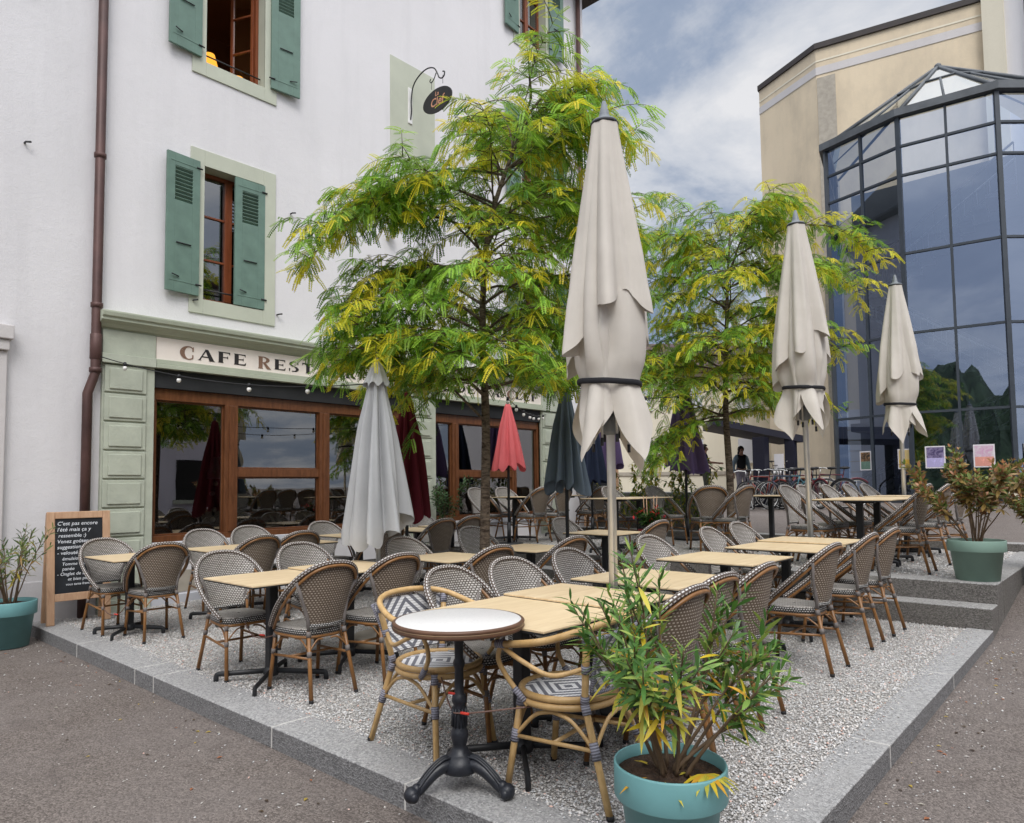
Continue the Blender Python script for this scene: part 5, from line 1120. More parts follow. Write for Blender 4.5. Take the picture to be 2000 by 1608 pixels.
n1 = locust('golden leaved locust tree in the middle of the terrace, nearer of the two', (5.10, 4.98, gz(5.1)), 5.45, env1,
  [(0, 0, 0), (.01, -.02, 1.0), (.035, -.02, 2.0), (.03, .01, 3.0), (.08, -.05, 4.0), (.24, -.25, 4.8), (.36, -.40, 5.35)], 21,
  [(1.99, AZL + .55, 1.7, .72, 1.1, .98), (4.55, AZL - .25, 1.25, .35, .9, .5), (3.9, AZL + .15, 2.2, .50, .72, .95), (4.25, AZL - .05, 1.95, .50, .95, .9), (4.2, AZL + .5, 1.5, .5, .95, .2), (3.5, AZL - .35, 1.75, .45, .9, .7), (2.7, AZL + .35, 1.75, .40, .95, .8), (2.6, AZL - .1, 1.65, .35, .9, .9), (4.6, AZR + .1, 1.45, .6, .85, .8), (3.9, AZR - .3, 1.7, .45, .85, .9), (2.9, AZR + .3, 1.5, .35, .9, .9), (5.1, AZR + .5, 1.0, 1.0, .8, .6), (2.6, AZN + .2, 1.2, .4, .9, .9), (2.7, AZN - .5, 1.25, .35, .9, .8), (3.2, AZN, 1.3, .4, .9, .8), (5.35, AZN, .6, 1.2, .6, .7), (5.0, AZR - .2, 1.1, .8, .95, .8), (4.6, AZR - .5, 1.3, .55, 1.0, .8)], nprim=40, zmin=1.98, slim=AZL)
env2 = [(1.95, .8), (2.3, 1.3), (2.9, 1.55), (3.6, 1.6), (4.4, 1.5), (5.0, 1.3), (5.5, 1.0)]
n2 = locust('golden leaved locust tree farther back, beside the steps to the square', (10.08, 4.68, UP), 5.15, env2,
  [(0, 0, 0), (.02, .0, 1.0), (-.01, .02, 2.0), (.03, .0, 3.0), (.06, -.04, 4.0), (.10, -.10, 5.0)], 33,
  [(3.9, AZR + .1, 2.5, .50, .62, .95), (4.3, AZR - .25, 2.35, .55, .68, .9), (3.1, AZR - .1, 2.0, .4, .75, .95), (2.4, AZR + .2, 1.6, .3, .9, .95), (2.6, AZL, 1.5, .35, .9, .9), (3.6, AZL + .2, 1.7, .5, .9, .8), (4.4, AZL - .1, 1.5, .7, .8, .7), (1.95, AZL + .35, 1.45, .0, 1.2, .95), (1.9, AZL - .3, 1.35, -.05, 1.2, .98), (4.7, AZR, 1.2, .9, .8, .7), (2.5, AZN, 1.2, .35, .9, .95), (3.4, AZN + .4, 1.5, .4, .9, .9), (3.0, AZN - .4, 1.5, .3, .9, .95)], tr=.06, nprim=38, zmin=1.62, ybias0=.14)
# ------------------------------------------------------------------ potted shrubs
def lance(k=3, w=.5):
    vs = [(0, 0, 0)]; fs = []
    for i in range(1, k + 1): x = i / (k + 1); ww = w * math.sin(PI * min(.97, x * .92 + .06)); vs += [(x, ww, .12 * ww), (x, 0, -.05 * ww), (x, -ww, .12 * ww)]
    vs.append((1, 0, 0)); n = len(vs) - 1
    fs += [[0, 2, 1, 1], [0, 3, 2, 2]]
    for i in range(k - 1): a = 1 + 3 * i; fs += [[a, a + 1, a + 4, a + 3], [a + 1, a + 2, a + 5, a + 4]]
    a = 1 + 3 * (k - 1); fs += [[a, a + 1, n, n], [a + 1, a + 2, n, n]]
    tri = [[f[0], f[1], f[2]] for f in fs] + [[f[0], f[2], f[3]] for f in fs if f[2] != f[3]]
    return np.array(vs, float), np.array(tri)
OLE_T, OLE_F = lance(3, .082); OVAL_T, OVAL_F = lance(3, .19)
def pot(parent, r, h, matn, rim=.30, soil=.045, taper=.74):
    rb = h * (1 - rim); m = MB(); m.lathe([(0, 0), (r * taper, 0), (r * (taper + (.955 - taper) * (1 - rim)), rb), (r * .985, rb + .001), (r, rb + .006), (r, h - .006), (r * .99, h), (r * .955, h), (r * .95, h - soil - .01)], 56)
    m.build('pot', matn, parent)
    m = MB(); g = []
    for i in range(9):
        R = r * .95 * i / 8; g.append([(R * math.cos(2 * PI * k / 28), R * math.sin(2 * PI * k / 28), h - soil + (.012 * math.sin(k * 2.1 + i * 1.7) if 0 < i < 8 else 0) + .012 * (1 - i / 8)) for k in range(29)])
    m.sheet(g, None, 0, True, True); m.build('soil', 'soil', parent)
def shrub(parent, r0, z0, stems, tmpl, faces, L, pal, step, start, whorl, seed, droop=(.5, 3.0), tilt=.8, stemr=.009, side=3, yellow_old=.25, oldpal=None):
    rr = random.Random(seed); sm = MB(); P = []; X = []; U = []; C_ = []; S = []
    def leaves(Q, f0, n_per):
        acc = 0; ph = rr.uniform(0, 6)
        for i in range(1, len(Q)):
            acc += (Q[i] - Q[i - 1]).length; f = i / (len(Q) - 1)
            if acc < step or f < f0: continue
            acc = 0; d = (Q[i] - Q[i - 1]).normalized(); e1 = d.orthogonal().normalized(); e2 = d.cross(e1); ph += .6
            for k in range(n_per):
                a = ph + 2 * PI * k / n_per + rr.uniform(-.3, .3); o = e1 * math.cos(a) + e2 * math.sin(a); dr = o + d * (rr.uniform(.1, .5) + tilt * f)
                old = f < f0 + (1 - f0) * .45 and rr.random() < yellow_old
                if old: dr = o * 1.1 + V((0, 0, -.22))
                P.append(Q[i]); X.append(dr.normalized()); U.append(d + V((rr.uniform(-.2, .2), rr.uniform(-.2, .2), .3))); S.append(L * rr.uniform(.65, 1.15) * (1.0 - .35 * max(0, f - .7) / .3))
                c = rr.choice(oldpal if old and oldpal else pal); j = rr.uniform(.75, 1.2); C_.append(tuple(min(1, q * j) for q in c))
    for (az, lean, H, bend) in stems:
        p = V((r0 * .35 * math.cos(az) * rr.random(), r0 * .35 * math.sin(az) * rr.random(), z0)); d = V((math.cos(az) * math.sin(lean), math.sin(az) * math.sin(lean), math.cos(lean))); Q = [p]; n = max(8, int(H / .03))
        for i in range(n): d = (d + V((math.cos(az) * bend / n, math.sin(az) * bend / n, -bend * .3 / n)) + V((rr.uniform(-.04, .04), rr.uniform(-.04, .04), rr.uniform(-.01, .03)))).normalized(); Q.append(Q[-1] + d * (H / n))
        sm.tube(Q, [stemr * (1 - .72 * i / n) for i in range(n + 1)], 6); leaves(Q, start, whorl)
        for b in range(side):
            i = int(n * rr.uniform(.38, .85)); a2 = az + rr.uniform(-1.6, 1.6); l2 = H * rr.uniform(.18, .42); dd = (Q[i + 1 if i < n else i] - Q[i - 1]).normalized() + V((math.cos(a2), math.sin(a2), .25)) * .75; dd.normalize(); B = [Q[i]]; m = max(5, int(l2 / .03))
            for q in range(m): dd = (dd + V((rr.uniform(-.05, .05), rr.uniform(-.05, .05), .03))).normalized(); B.append(B[-1] + dd * (l2 / m))
            sm.tube(B, [stemr * .5 * (1 - .6 * q / m) for q in range(m + 1)], 5); leaves(B, .12, whorl)
    sm.build('stems', 'stem', parent); n = len(P)
    place_leaves('foliage', tmpl, faces, np.array([tuple(p) for p in P]), np.array([tuple(p) for p in X]), np.array([tuple(p) for p in U]), np.array(S), np.array(C_), np.array([rr.uniform(*droop) for _ in range(n)]), 'oleander', parent)
OLG = [(.07, .17, .035), (.10, .22, .045), (.15, .29, .06), (.08, .19, .045), (.22, .36, .08), (.32, .42, .09)]; OLY = [(.62, .46, .035), (.66, .36, .035), (.60, .52, .07), (.42, .40, .05)]
fp = thing('oleander_pot', 'oleander with yellowing leaves in a large turquoise plastic pot, front right', 'potted plant', (2.45, 1.41, .0))
pot(fp, .212, .345, 'pot_teal', .36)
rr0 = random.Random(5); st = [(AZL + .25, .36, .70, .15), (AZL - .3, .30, .68, .1), (AZL + .9, .30, .70, .1), (AZR, .55, .62, .3), (AZR + .4, .45, .58, .2), (AZR - .4, .5, .55, .3), (AZN, .35, .58, .2), (AZN + .8, .55, .55, .4), (AZN - .7, .5, .60, .3), (AZN + PI, .3, .74, .1), (AZN + PI + .6, .18, .80, .0), (AZL + .1, .12, .76, .05), (AZR + .1, .2, .70, .1), (AZR, .80, .56, .25)]
shrub(fp, .2, .30, st, OLE_T, OLE_F, .112, OLG, .027, .45, 3, 8, (.5, 3.0), .8, .0085, 3, .30, OLY)
rgl = random.Random(12); LPp = []; LXx = []
for i in range(9):
    a = -1.2 + i * .32; LPp.append((.05 * math.cos(AZN + .4), .12 * math.sin(AZN + .4) - .05, .345)); LXx.append((math.cos(AZN + a), math.sin(AZN + a), .10))
for i in range(6): a = rgl.uniform(0, 6.28); R = rgl.uniform(.05, .17); LPp.append((R * math.cos(a), R * math.sin(a), .318)); LXx.append((math.cos(a * 3), math.sin(a * 3), .06))
place_leaves('fallen_leaves', OLE_T, OLE_F, np.array(LPp), np.array(LXx), np.tile([0, 0, 1.0], (15, 1)), np.full(15, .12), np.array([OLY[i % 4] for i in range(15)]), np.full(15, 3.5), 'oleander', fp)
lp = thing('oleander_pot', 'loose willow leaved oleander in a turquoise pot at the left edge beside the chalkboard', 'potted plant', (1.90, 8.38, -.115))
pot(lp, .24, .44, 'pot_teal_dull', .30)
st = [(2 * PI * i / 11 + .3, .15 + .55 * ((i * 7) % 5) / 5, .62 + .22 * ((i * 3) % 4) / 4, .2) for i in range(11)]
shrub(lp, .22, .40, st, OLE_T, OLE_F, .115, [(.09, .16, .05), (.12, .20, .06), (.17, .23, .07), (.22, .24, .07)], .034, .35, 3, 14, (.5, 2.5), .9, .008, 2, .3, [(.42, .33, .06), (.36, .22, .05)])
rp = thing('photinia_pot', 'bushy shrub with reddish bronze leaves in a grey green pot on the upper terrace corner', 'potted plant', (7.98, 1.26, UP))
pot(rp, .240, .375, 'pot_green', .28)
st = [(2 * PI * i / 17 + .2, .08 + .62 * ((i * 7) % 6) / 6, .68 + .30 * ((i * 5) % 4) / 4, .22) for i in range(17)]
RED = [(.36, .24, .10), (.28, .16, .06), (.38, .18, .08), (.17, .20, .05), (.15, .22, .05), (.45, .21, .10), (.30, .25, .08), (.12, .19, .04), (.20, .26, .07)]
shrub(rp, .22, .33, st, OVAL_T, OVAL_F, .085, RED, .040, .45, 5, 23, (.5, 2.5), .9, .0075, 6, .2, [(.30, .20, .06)])
rp2 = thing('photinia_pot', 'reddish shrub in a grey green pot cut off by the right edge of the photo', 'potted plant', (9.35, .72, .29))
pot(rp2, .26, .40, 'pot_green', .28); shrub(rp2, .24, .36, st[:13], OVAL_T, OVAL_F, .085, RED, .030, .42, 5, 29, (.5, 2.5), .9, .0075, 6, .2, [(.30, .20, .06)])
rd = thing('flower_pot', 'dark red pot of red flowers between the middle row and the upper terrace', 'potted plant', (8.30, 4.98, UP))
pot(rd, .17, .34, 'pot_red', .2)
st = [(2 * PI * i / 9, .1 + .4 * (i % 3) / 3, .22 + .12 * (i % 4) / 4, .2) for i in range(9)]
shrub(rd, .15, .30, st, OVAL_T, OVAL_F, .10, [(.03, .08, .015), (.05, .11, .02)], .03, .25, 4, 31, (.5, 3), .8, .005, 2)
rr1 = random.Random(3); P = [(rr1.uniform(-.2, .2), rr1.uniform(-.2, .2), rr1.uniform(.42, .62)) for _ in range(60)]
place_leaves('flowers', OVAL_T, OVAL_F, np.array(P), nrg.normal(0, 1, (60, 3)), np.tile([0, .1, 1.0], (60, 1)), nrg.uniform(.04, .07, 60), np.tile([.55, .015, .02], (60, 1)) * nrg.uniform(.6, 1.1, (60, 1)), np.full(60, 2.0), 'oleander', rd)
for i in range(4): m = MB(); m.tube([(.08 * math.cos(i * 1.6), .08 * math.sin(i * 1.6), .3), (.10 * math.cos(i * 1.6), .10 * math.sin(i * 1.6), .78)], .005, 5); m.build('plant_stick', 'wood_board', rd)
wp = thing('wall_shrub', 'dark green leafy shrub growing in a pot at the foot of the second sage pilaster', 'potted plant', (7.88, 8.55, UP))
pot(wp, .17, .26, 'concrete', .25); st = [(2 * PI * i / 9, .1 + .35 * (i % 3) / 3, .55 + .45 * (i % 4) / 4, .15) for i in range(9)]
shrub(wp, .15, .22, st, OVAL_T, OVAL_F, .09, [(.03, .07, .02), (.045, .10, .03), (.06, .12, .04)], .045, .2, 3, 37, (.5, 2.5), .7, .006, 3)
sp = thing('sill_plant', 'spiky green plant on the inner sill of the left shop window', 'potted plant', (5.25, FY + .30, .80))
m = MB(); m.lathe([(0, 0), (.10, 0), (.13, .09), (.12, .09)], 20); m.build('pot', 'oak', sp)
k = 60; a = nrg.uniform(0, 6.28, k); place_leaves('foliage', OLE_T, OLE_F, np.tile([0, 0, .09], (k, 1)), np.stack([np.cos(a), np.sin(a) * .5, nrg.uniform(.2, 1.0, k)], -1), np.tile([0, 0, 1.0], (k, 1)), nrg.uniform(.14, .28, k), np.tile([.06, .13, .05], (k, 1)) * nrg.uniform(.6, 1.3, (k, 1)), nrg.uniform(1, 3, k), 'oleander', sp)
# ivy on the low wall at the back of the upper terrace
iv = thing('climbing_vine', 'yellow green climbing vine tumbling over the low stone wall behind the terrace', 'plant', (11.75, 6.9, .56))
rr2 = random.Random(9); m = MB(); LPv = []; LXv = []
for i in range(26):
    x0 = rr2.uniform(-.15, .25); y0 = rr2.uniform(-1.0, .9); P = [V((x0, y0, 0))]; d = V((rr2.uniform(-.3, .1), rr2.uniform(-.3, .3), 1)).normalized()
    for q in range(18): d = (d + V((-.03, rr2.uniform(-.12, .12), -.055))).normalized(); P.append(P[-1] + d * .075)
    m.tube(P, .005, 4)
    for p in P[2:]:
        for _ in range(4): LPv.append(tuple(p)); LXv.append((rr2.uniform(-1, .6), rr2.uniform(-1, 1), rr2.uniform(-.9, .4)))
m.build('stems', 'twig', iv); n = len(LPv); y = nrg.random(n) < .45; cv = np.where(y[:, None], np.array([.34, .30, .04]), np.array([.09, .16, .03])) * nrg.uniform(.7, 1.2, (n, 1))
place_leaves('foliage', OVAL_T, OVAL_F, np.array(LPv), np.array(LXv), np.tile([0, .1, 1.0], (n, 1)), nrg.uniform(.06, .13, n), cv, nrg.uniform(.5, 3, n), 'leaf', iv)
print('leaves', n1, n2)
# ------------------------------------------------------------------ glass stair tower
tw = thing('glass_tower', 'faceted glass stair tower with slate steel mullions and a glazed pyramid roof', 'building')
TV = [(24.0, 7.2), (21.1, 6.55), (20.45, 4.52), (20.70, 2.39), (22.05, .93), (24.0, .55), (25.9, 1.4)]
TZ = 10.98; TRANS = [10.2, 9.41, 7.32, 5.22, 3.15]; TB0 = .72
TCc = V((23.4, 3.9, 0))
fr = MB(); gl = []
def strip(mb, a, b, za, zb, w, d, mi=0):  # bar along a segment a-b, horizontal, sections w (height) x d (depth outwards)
    a = V(a); b = V(b); t = (b - a).normalized(); n_ = V((t.y, -t.x, 0))
    if n_.dot(V((a.x, a.y, 0)) - TCc) < 0: n_ = -n_
    vs = []
    for z in (za, zb):
        for p in (a, b):
            for s in (-.06, d): q = p + n_ * s; vs.append((q.x, q.y, z))
    mb.add(vs, [(0, 1, 3, 2), (4, 6, 7, 5), (0, 4, 5, 1), (2, 3, 7, 6), (1, 5, 7, 3), (0, 2, 6, 4)])
def post(mb, p, w, d, z0, z1, dirn):
    n_ = V((dirn[0], dirn[1], 0)).normalized(); t = V((-n_.y, n_.x, 0)); vs = []
    for z in (z0, z1):
        for s, u in ((-w, -.06), (w, -.06), (w, d), (-w, d)): q = V((p[0], p[1], 0)) + t * s + n_ * u; vs.append((q.x, q.y, z))
    mb.add(vs, [(3, 2, 1, 0), (4, 5, 6, 7), (0, 1, 5, 4), (1, 2, 6, 5), (2, 3, 7, 6), (3, 0, 4, 7)])
for i in range(len(TV) - 1):
    a = V((TV[i][0], TV[i][1], 0)); b = V((TV[i + 1][0], TV[i + 1][1], 0)); m_ = (a + b) / 2; t = (b - a).normalized(); n_ = V((t.y, -t.x, 0))
    if n_.dot(m_ - TCc) < 0: n_ = -n_
    post(fr, m_, .03, .045, TB0, TZ, n_)
    for z in TRANS: strip(fr, a, b, z - .03, z + .03, .09, .04)
    strip(fr, a, b, TB0, TB0 + .18, 1, .06)
    zs = sorted([TB0 + .18] + TRANS + [TZ])
    for p, q in ((a, m_), (m_, b)):
        for z0, z1 in zip(zs, zs[1:]):
            g = MB(); e = .0; j = n_ * .0
            g.add([(p.x, p.y, z0), (q.x, q.y, z0), (q.x, q.y, z1), (p.x, p.y, z1)], [(0, 1, 2, 3)]); gl.append(g)
for i, p in enumerate(TV):
    post(fr, p, .052, .06, TB0, TZ, V((p[0], p[1], 0)) - TCc)
frame = fr.build('steel_frame', 'tower_frame', tw)
for g in gl: g.build('window_pane', 'glass_tower', frame)
# eaves gutter and glazed pyramid
gv = [(TCc.x + (x - TCc.x) * 1.055, TCc.y + (y - TCc.y) * 1.055) for x, y in TV]; gi = [(TCc.x + (x - TCc.x) * .97, TCc.y + (y - TCc.y) * .97) for x, y in TV]
mb = MB(); k = len(TV)
for (oz, iz) in (((TZ + .001, TZ + .20), None),):
    for i in range(k - 1):
        a, b, c, d = gv[i], gv[i + 1], gi[i + 1], gi[i]; z0, z1 = TZ + .001, TZ + .20
        vs = [(p[0], p[1], z) for z in (z0, z1) for p in (a, b, c, d)]; mb.add(vs, [(3, 2, 1, 0), (4, 5, 6, 7), (0, 1, 5, 4), (2, 3, 7, 6)])
mb.build('gutter', 'slate', tw)
AP = V((23.1, 4.0, 13.35)); rf = MB(); rg_ = MB()
for i in range(k - 1):
    a = V((gi[i][0], gi[i][1], TZ + .203)); b = V((gi[i + 1][0], gi[i + 1][1], TZ + .203)); rg_.add([a, b, AP], [(0, 1, 2)]); up_ = V((0, 0, .05))
    rf.tube([a + up_ * .4, AP], .055, 6); m_ = (a + b) / 2; rf.tube([m_ + up_ * .4, m_.lerp(AP, .62)], .035, 6); rf.tube([a.lerp(AP, .62) + up_ * .3, b.lerp(AP, .62) + up_ * .3], .035, 6)
rf.ball(AP, .10, 10, 8)
o = rf.build('roof_frame', 'slate', tw); rg_.build('roof_glass', 'glass_roof', o)
# inside: slabs, stair flights with railings
mb = MB(); ins = [(TCc.x + (x - TCc.x) * .80, TCc.y + (y - TCc.y) * .80) for x, y in TV]; mb.prism(ins + [(26.0, 6.8)], TB0 - .1, TB0 + .02); mb.box(24.6, 25.6, 1.4, 6.9, TB0, TZ - .2)
for z in (3.2, 6.1, 8.9): mb.prism([(23.6, 1.3), (25.2, 1.6), (25.2, 6.9), (23.6, 6.9)], z - .25, z)
mb.build('stair_core', 'tower_in', tw)
mb = MB()
def flight(p0, p1):
    p0, p1 = V(p0), V(p1); d = p1 - p0; n = 12; w = V((-d.y, d.x, 0)).normalized() * .55
    for i in range(n):
        a = p0.lerp(p1, i / n); b = p0.lerp(p1, (i + 1) / n); vs = [a - w, a + w, b + w, b - w]; vs = [V((q.x, q.y, b.z)) for q in vs]; lo = [V((q.x, q.y, b.z - .12)) for q in vs]; mb.add(vs + lo, [(0, 1, 2, 3), (7, 6, 5, 4), (0, 4, 5, 1), (1, 5, 6, 2), (2, 6, 7, 3), (3, 7, 4, 0)])
    for s in (-1, 1):
        for h in (.95, .5, .1): mb.tube([p0 + w * s + V((0, 0, h)), p1 + w * s + V((0, 0, h))], .03 if h > .9 else .018, 6)
        for i in range(14): q = p0.lerp(p1, i / 13) + w * s; mb.tube([q + V((0, 0, .1)), q + V((0, 0, .95))], .012, 5)
flight((21.6, 6.0, .5), (21.9, 1.9, 3.2)); flight((22.9, 1.9, 3.2), (22.6, 6.0, 6.1)); flight((21.6, 6.0, 6.1), (21.9, 2.2, 8.9))
mb.build('staircase', 'stair_metal', tw)
# white letter on the right-hand pane
# posters taped to the panes
def poster(label, c, seg, w, h, cols):
    a, b = V((seg[0][0], seg[0][1], 0)), V((seg[1][0], seg[1][1], 0)); t = (b - a).normalized(); n_ = V((t.y, -t.x, 0))
    if n_.dot((a + b) / 2 - TCc) < 0: n_ = -n_
    p = thing('poster', label, 'poster', (c[0] + n_.x * .03, c[1] + n_.y * .03, c[2])); p.rotation_euler = (0, 0, math.atan2(n_.y, n_.x) + PI / 2)
    m = MB(); m.box(-w / 2, w / 2, -.002, .002, -h / 2, h / 2); m.build('sheet', 'paper', p)
    x = -w / 2 + .03; z = h / 2 - .03; hh = h - .06
    mt, nt, out = newmat('poster_print'); v = tc(nt); nn = noise(nt, v, 9, 5, .7, 1.2); sx = nd(nt, 'ShaderNodeSeparateXYZ'); lk(nt, v, sx.inputs[0])
    top = mixc(nt, ramp(nt, nn, .4, .62), cols[0], cols[1]); bot = mixc(nt, ramp(nt, nn, .5, .7), cols[2], scl(cols[2], 1.4)); k_ = math_(nt, 'GREATER_THAN', sx.outputs[2], -h * .04); bsdf(nt, out, mixc(nt, k_, bot, top), .5, .3)
    m = MB(); m.box(-w / 2 + .03, w / 2 - .03, -.0045, -.0022, -h / 2 + .03, h / 2 - .03); m.build('print', mt, p)
F1, F2, F3 = (TV[1], TV[2]), (TV[2], TV[3]), (TV[3], TV[4])
poster('small dark green and black poster at the left end of the glass tower', (20.84, 5.73, 1.96), F1, .33, .52, ((.02, .02, .02), (.35, .2, .1), (.12, .2, .16)))
poster('yellow poster on the tower glass behind the third parasol', (20.50, 4.68, 1.97), F1, .40, .52, ((.6, .48, .2), (.7, .5, .25), (.6, .38, .06)))
poster('lavender poster with a dark picture in the middle of the tower glass', (20.51, 4.02, 1.99), F2, .44, .56, ((.06, .045, .12), (.3, .25, .4), (.42, .38, .62)))
poster('pale pink poster above the reddish shrub on the tower glass', (20.63, 3.0, 1.99), F2, .44, .56, ((.6, .35, .5), (.65, .6, .62), (.66, .3, .24)))
poster('dark pink poster at the right edge of the photo on the tower glass', (20.99, 2.08, 1.98), F3, .44, .56, ((.04, .02, .05), (.5, .12, .3), (.6, .25, .45)))
# ------------------------------------------------------------------ ochre building behind the tower
yb = thing('ochre_building', 'large weathered ochre rendered building with a dark roof edge behind the glass tower', 'building')
A_, B_, C_ = (27.1, 10.85), (25.85, 8.25), (26.95, 3.28)
PL = [A_, B_, C_, (40, 0), (42, 12)]; RZ = 17.0
mb = MB(); mb.prism(PL, -.2, RZ, 0, False); mb.build('wall', 'plaster_yellow', yb)
def off(poly, d): c = (33, 8); return [(c[0] + (x - c[0]) * (1 + d), c[1] + (y - c[1]) * (1 + d)) for x, y in poly]
mb = MB(); mb.prism(off(PL, .012), RZ - .02, RZ + .18); mb.build('roof', 'roof', yb)
mb = MB(); mb.prism(off(PL, .003), 16.02, 16.30, 0, False); mb.build('string_course', 'course', yb); mb = MB(); mb.prism(off(PL, .002), 16.50, 16.56, 0, False); mb.build('cornice_line', 'plaster_cream', yb)
mb = MB(); p0 = V((B_[0], B_[1], 0)); p1 = V((C_[0], C_[1], 0)); t = (p1 - p0).normalized(); n_ = V((t.y, -t.x, 0)) * -1
if n_.x > 0: n_ = -n_
q = [p0 + t * .02 + n_ * .03, p0 + t * .62 + n_ * .03, p0 + t * .62 - n_ * .2, p0 + t * .02 - n_ * .2]; mb.prism([(v_.x, v_.y) for v_ in q], 3.9, 15.9); mb.build('corner_strip', 'concrete', yb)
mb = MB()
for i in range(10): q = [p0 + t * .35 + n_ * .06, p0 + t * 1.15 + n_ * .06, p0 + t * 1.15 - n_ * .2, p0 + t * .35 - n_ * .2]; mb.prism([(v_.x, v_.y) for v_ in q], .3 + i * .36, .3 + i * .36 + .33)
mb.build('corner_quoins', 'plinth', yb)
wb_ = thing('white_building', 'plain white building wing at the top right behind the glass tower', 'building')
mb = MB(); mb.prism([(26.80, 3.2), (25.2, -8), (40, -8), (40, .2)], -.2, 18.2); mb.build('wall', 'plaster', wb_)
mb = MB(); mb.prism([(26.72, 3.35), (26.62, 2.75), (26.9, 2.75), (27.0, 3.35)], -.2, 17.9); mb.build('corner_post', 'plaster_cream', wb_)
mb = MB(); mb.tube([(26.55, 2.2, .3), (26.55, 2.2, 18)], .04, 8); mb.build('drainpipe', 'slate', wb_)
# cream house across the square
ch = thing('cream_house', 'cream house with a grey shuttered window across the square behind the walkers', 'building')
e0, e1 = V((24.2, 18.2, 0)), V((30.6, 11.0, 0)); t = (e1 - e0).normalized(); n_ = V((-t.y, t.x, 0)); n_ = n_ if n_.x > 0 else -n_
def hp(s, d=0.0): q = e0 + t * s - n_ * d; return (q.x, q.y)
Lh = (e1 - e0).length
mb = MB(); mb.prism([hp(0), hp(Lh), hp(Lh, -5), hp(0, -5)], -.2, 6.1, 0, True); mb.build('wall', 'plaster_cream', ch)
mb = MB(); mb.prism([hp(-.3, .4), hp(Lh + .3, .4), hp(Lh + .3, -5.3), hp(-.3, -5.3)], 6.102, 6.3); a, b = hp(-.3, .4), hp(Lh + .3, .4); c, d = hp(Lh - 1, -2.5), hp(1, -2.5); mb.add([(a[0], a[1], 6.303), (b[0], b[1], 6.303), (c[0], c[1], 7.9), (d[0], d[1], 7.9)], [(0, 1, 2, 3)]); mb.build('roof', 'copper', ch)
for s, z in ((7.35, 2.33), (5.2, 2.33), (3.0, 2.33), (.9, 2.33), (7.35, 4.6), (5.2, 4.6), (3.0, 4.6), (.9, 4.6)):
    mb = MB(); mb.prism([hp(s - .33, .04), hp(s + .33, .04), hp(s + .33, -.02), hp(s - .33, -.02)], z, z + .95); w_ = mb.build('window', 'plinth', ch)
    mb = MB(); mb.prism([hp(s - .42, .08), hp(s + .42, .08), hp(s + .42, -.02), hp(s - .42, -.02)], z - .10, z - .002); mb.build('sill', 'white', w_)
mb = MB(); mb.prism([hp(0, .05), hp(Lh, .05), hp(Lh, -.02), hp(0, -.02)], 1.75, 1.9); mb.prism([hp(0, .03), hp(Lh, .03), hp(Lh, -.02), hp(0, -.02)], -.2, .9); mb.build('plinth', 'concrete', ch)
# dark blue bicycle shelter
bs = thing('bicycle_shelter', 'dark blue steel bicycle shelter between the cream house and the glass tower', 'shelter')
for px_, py_, w in ((18.35, 7.62, .16), (18.85, 7.02, .12)):
    mb = MB(); mb.box(px_ - w, px_ + w, py_ - w, py_ + w, .6, 2.6); mb.build('post', 'blue_steel', bs)
mb = MB(); mb.add([(17.6, 8.6, 3.15), (18.9, 6.7, 2.62), (22.9, 8.9, 2.8), (21.6, 10.9, 3.3)] + [(17.6, 8.6, 2.97), (18.9, 6.7, 2.44), (22.9, 8.9, 2.62), (21.6, 10.9, 3.12)], [(0, 1, 2, 3), (7, 6, 5, 4), (0, 4, 5, 1), (1, 5, 6, 2), (2, 6, 7, 3), (3, 7, 4, 0)]); mb.build('canopy', 'blue_steel', bs)
mb = MB(); mb.box(18.62, 18.66, 7.14, 7.38, 1.45, 2.15); mb.build('notice', 'paper', bs)
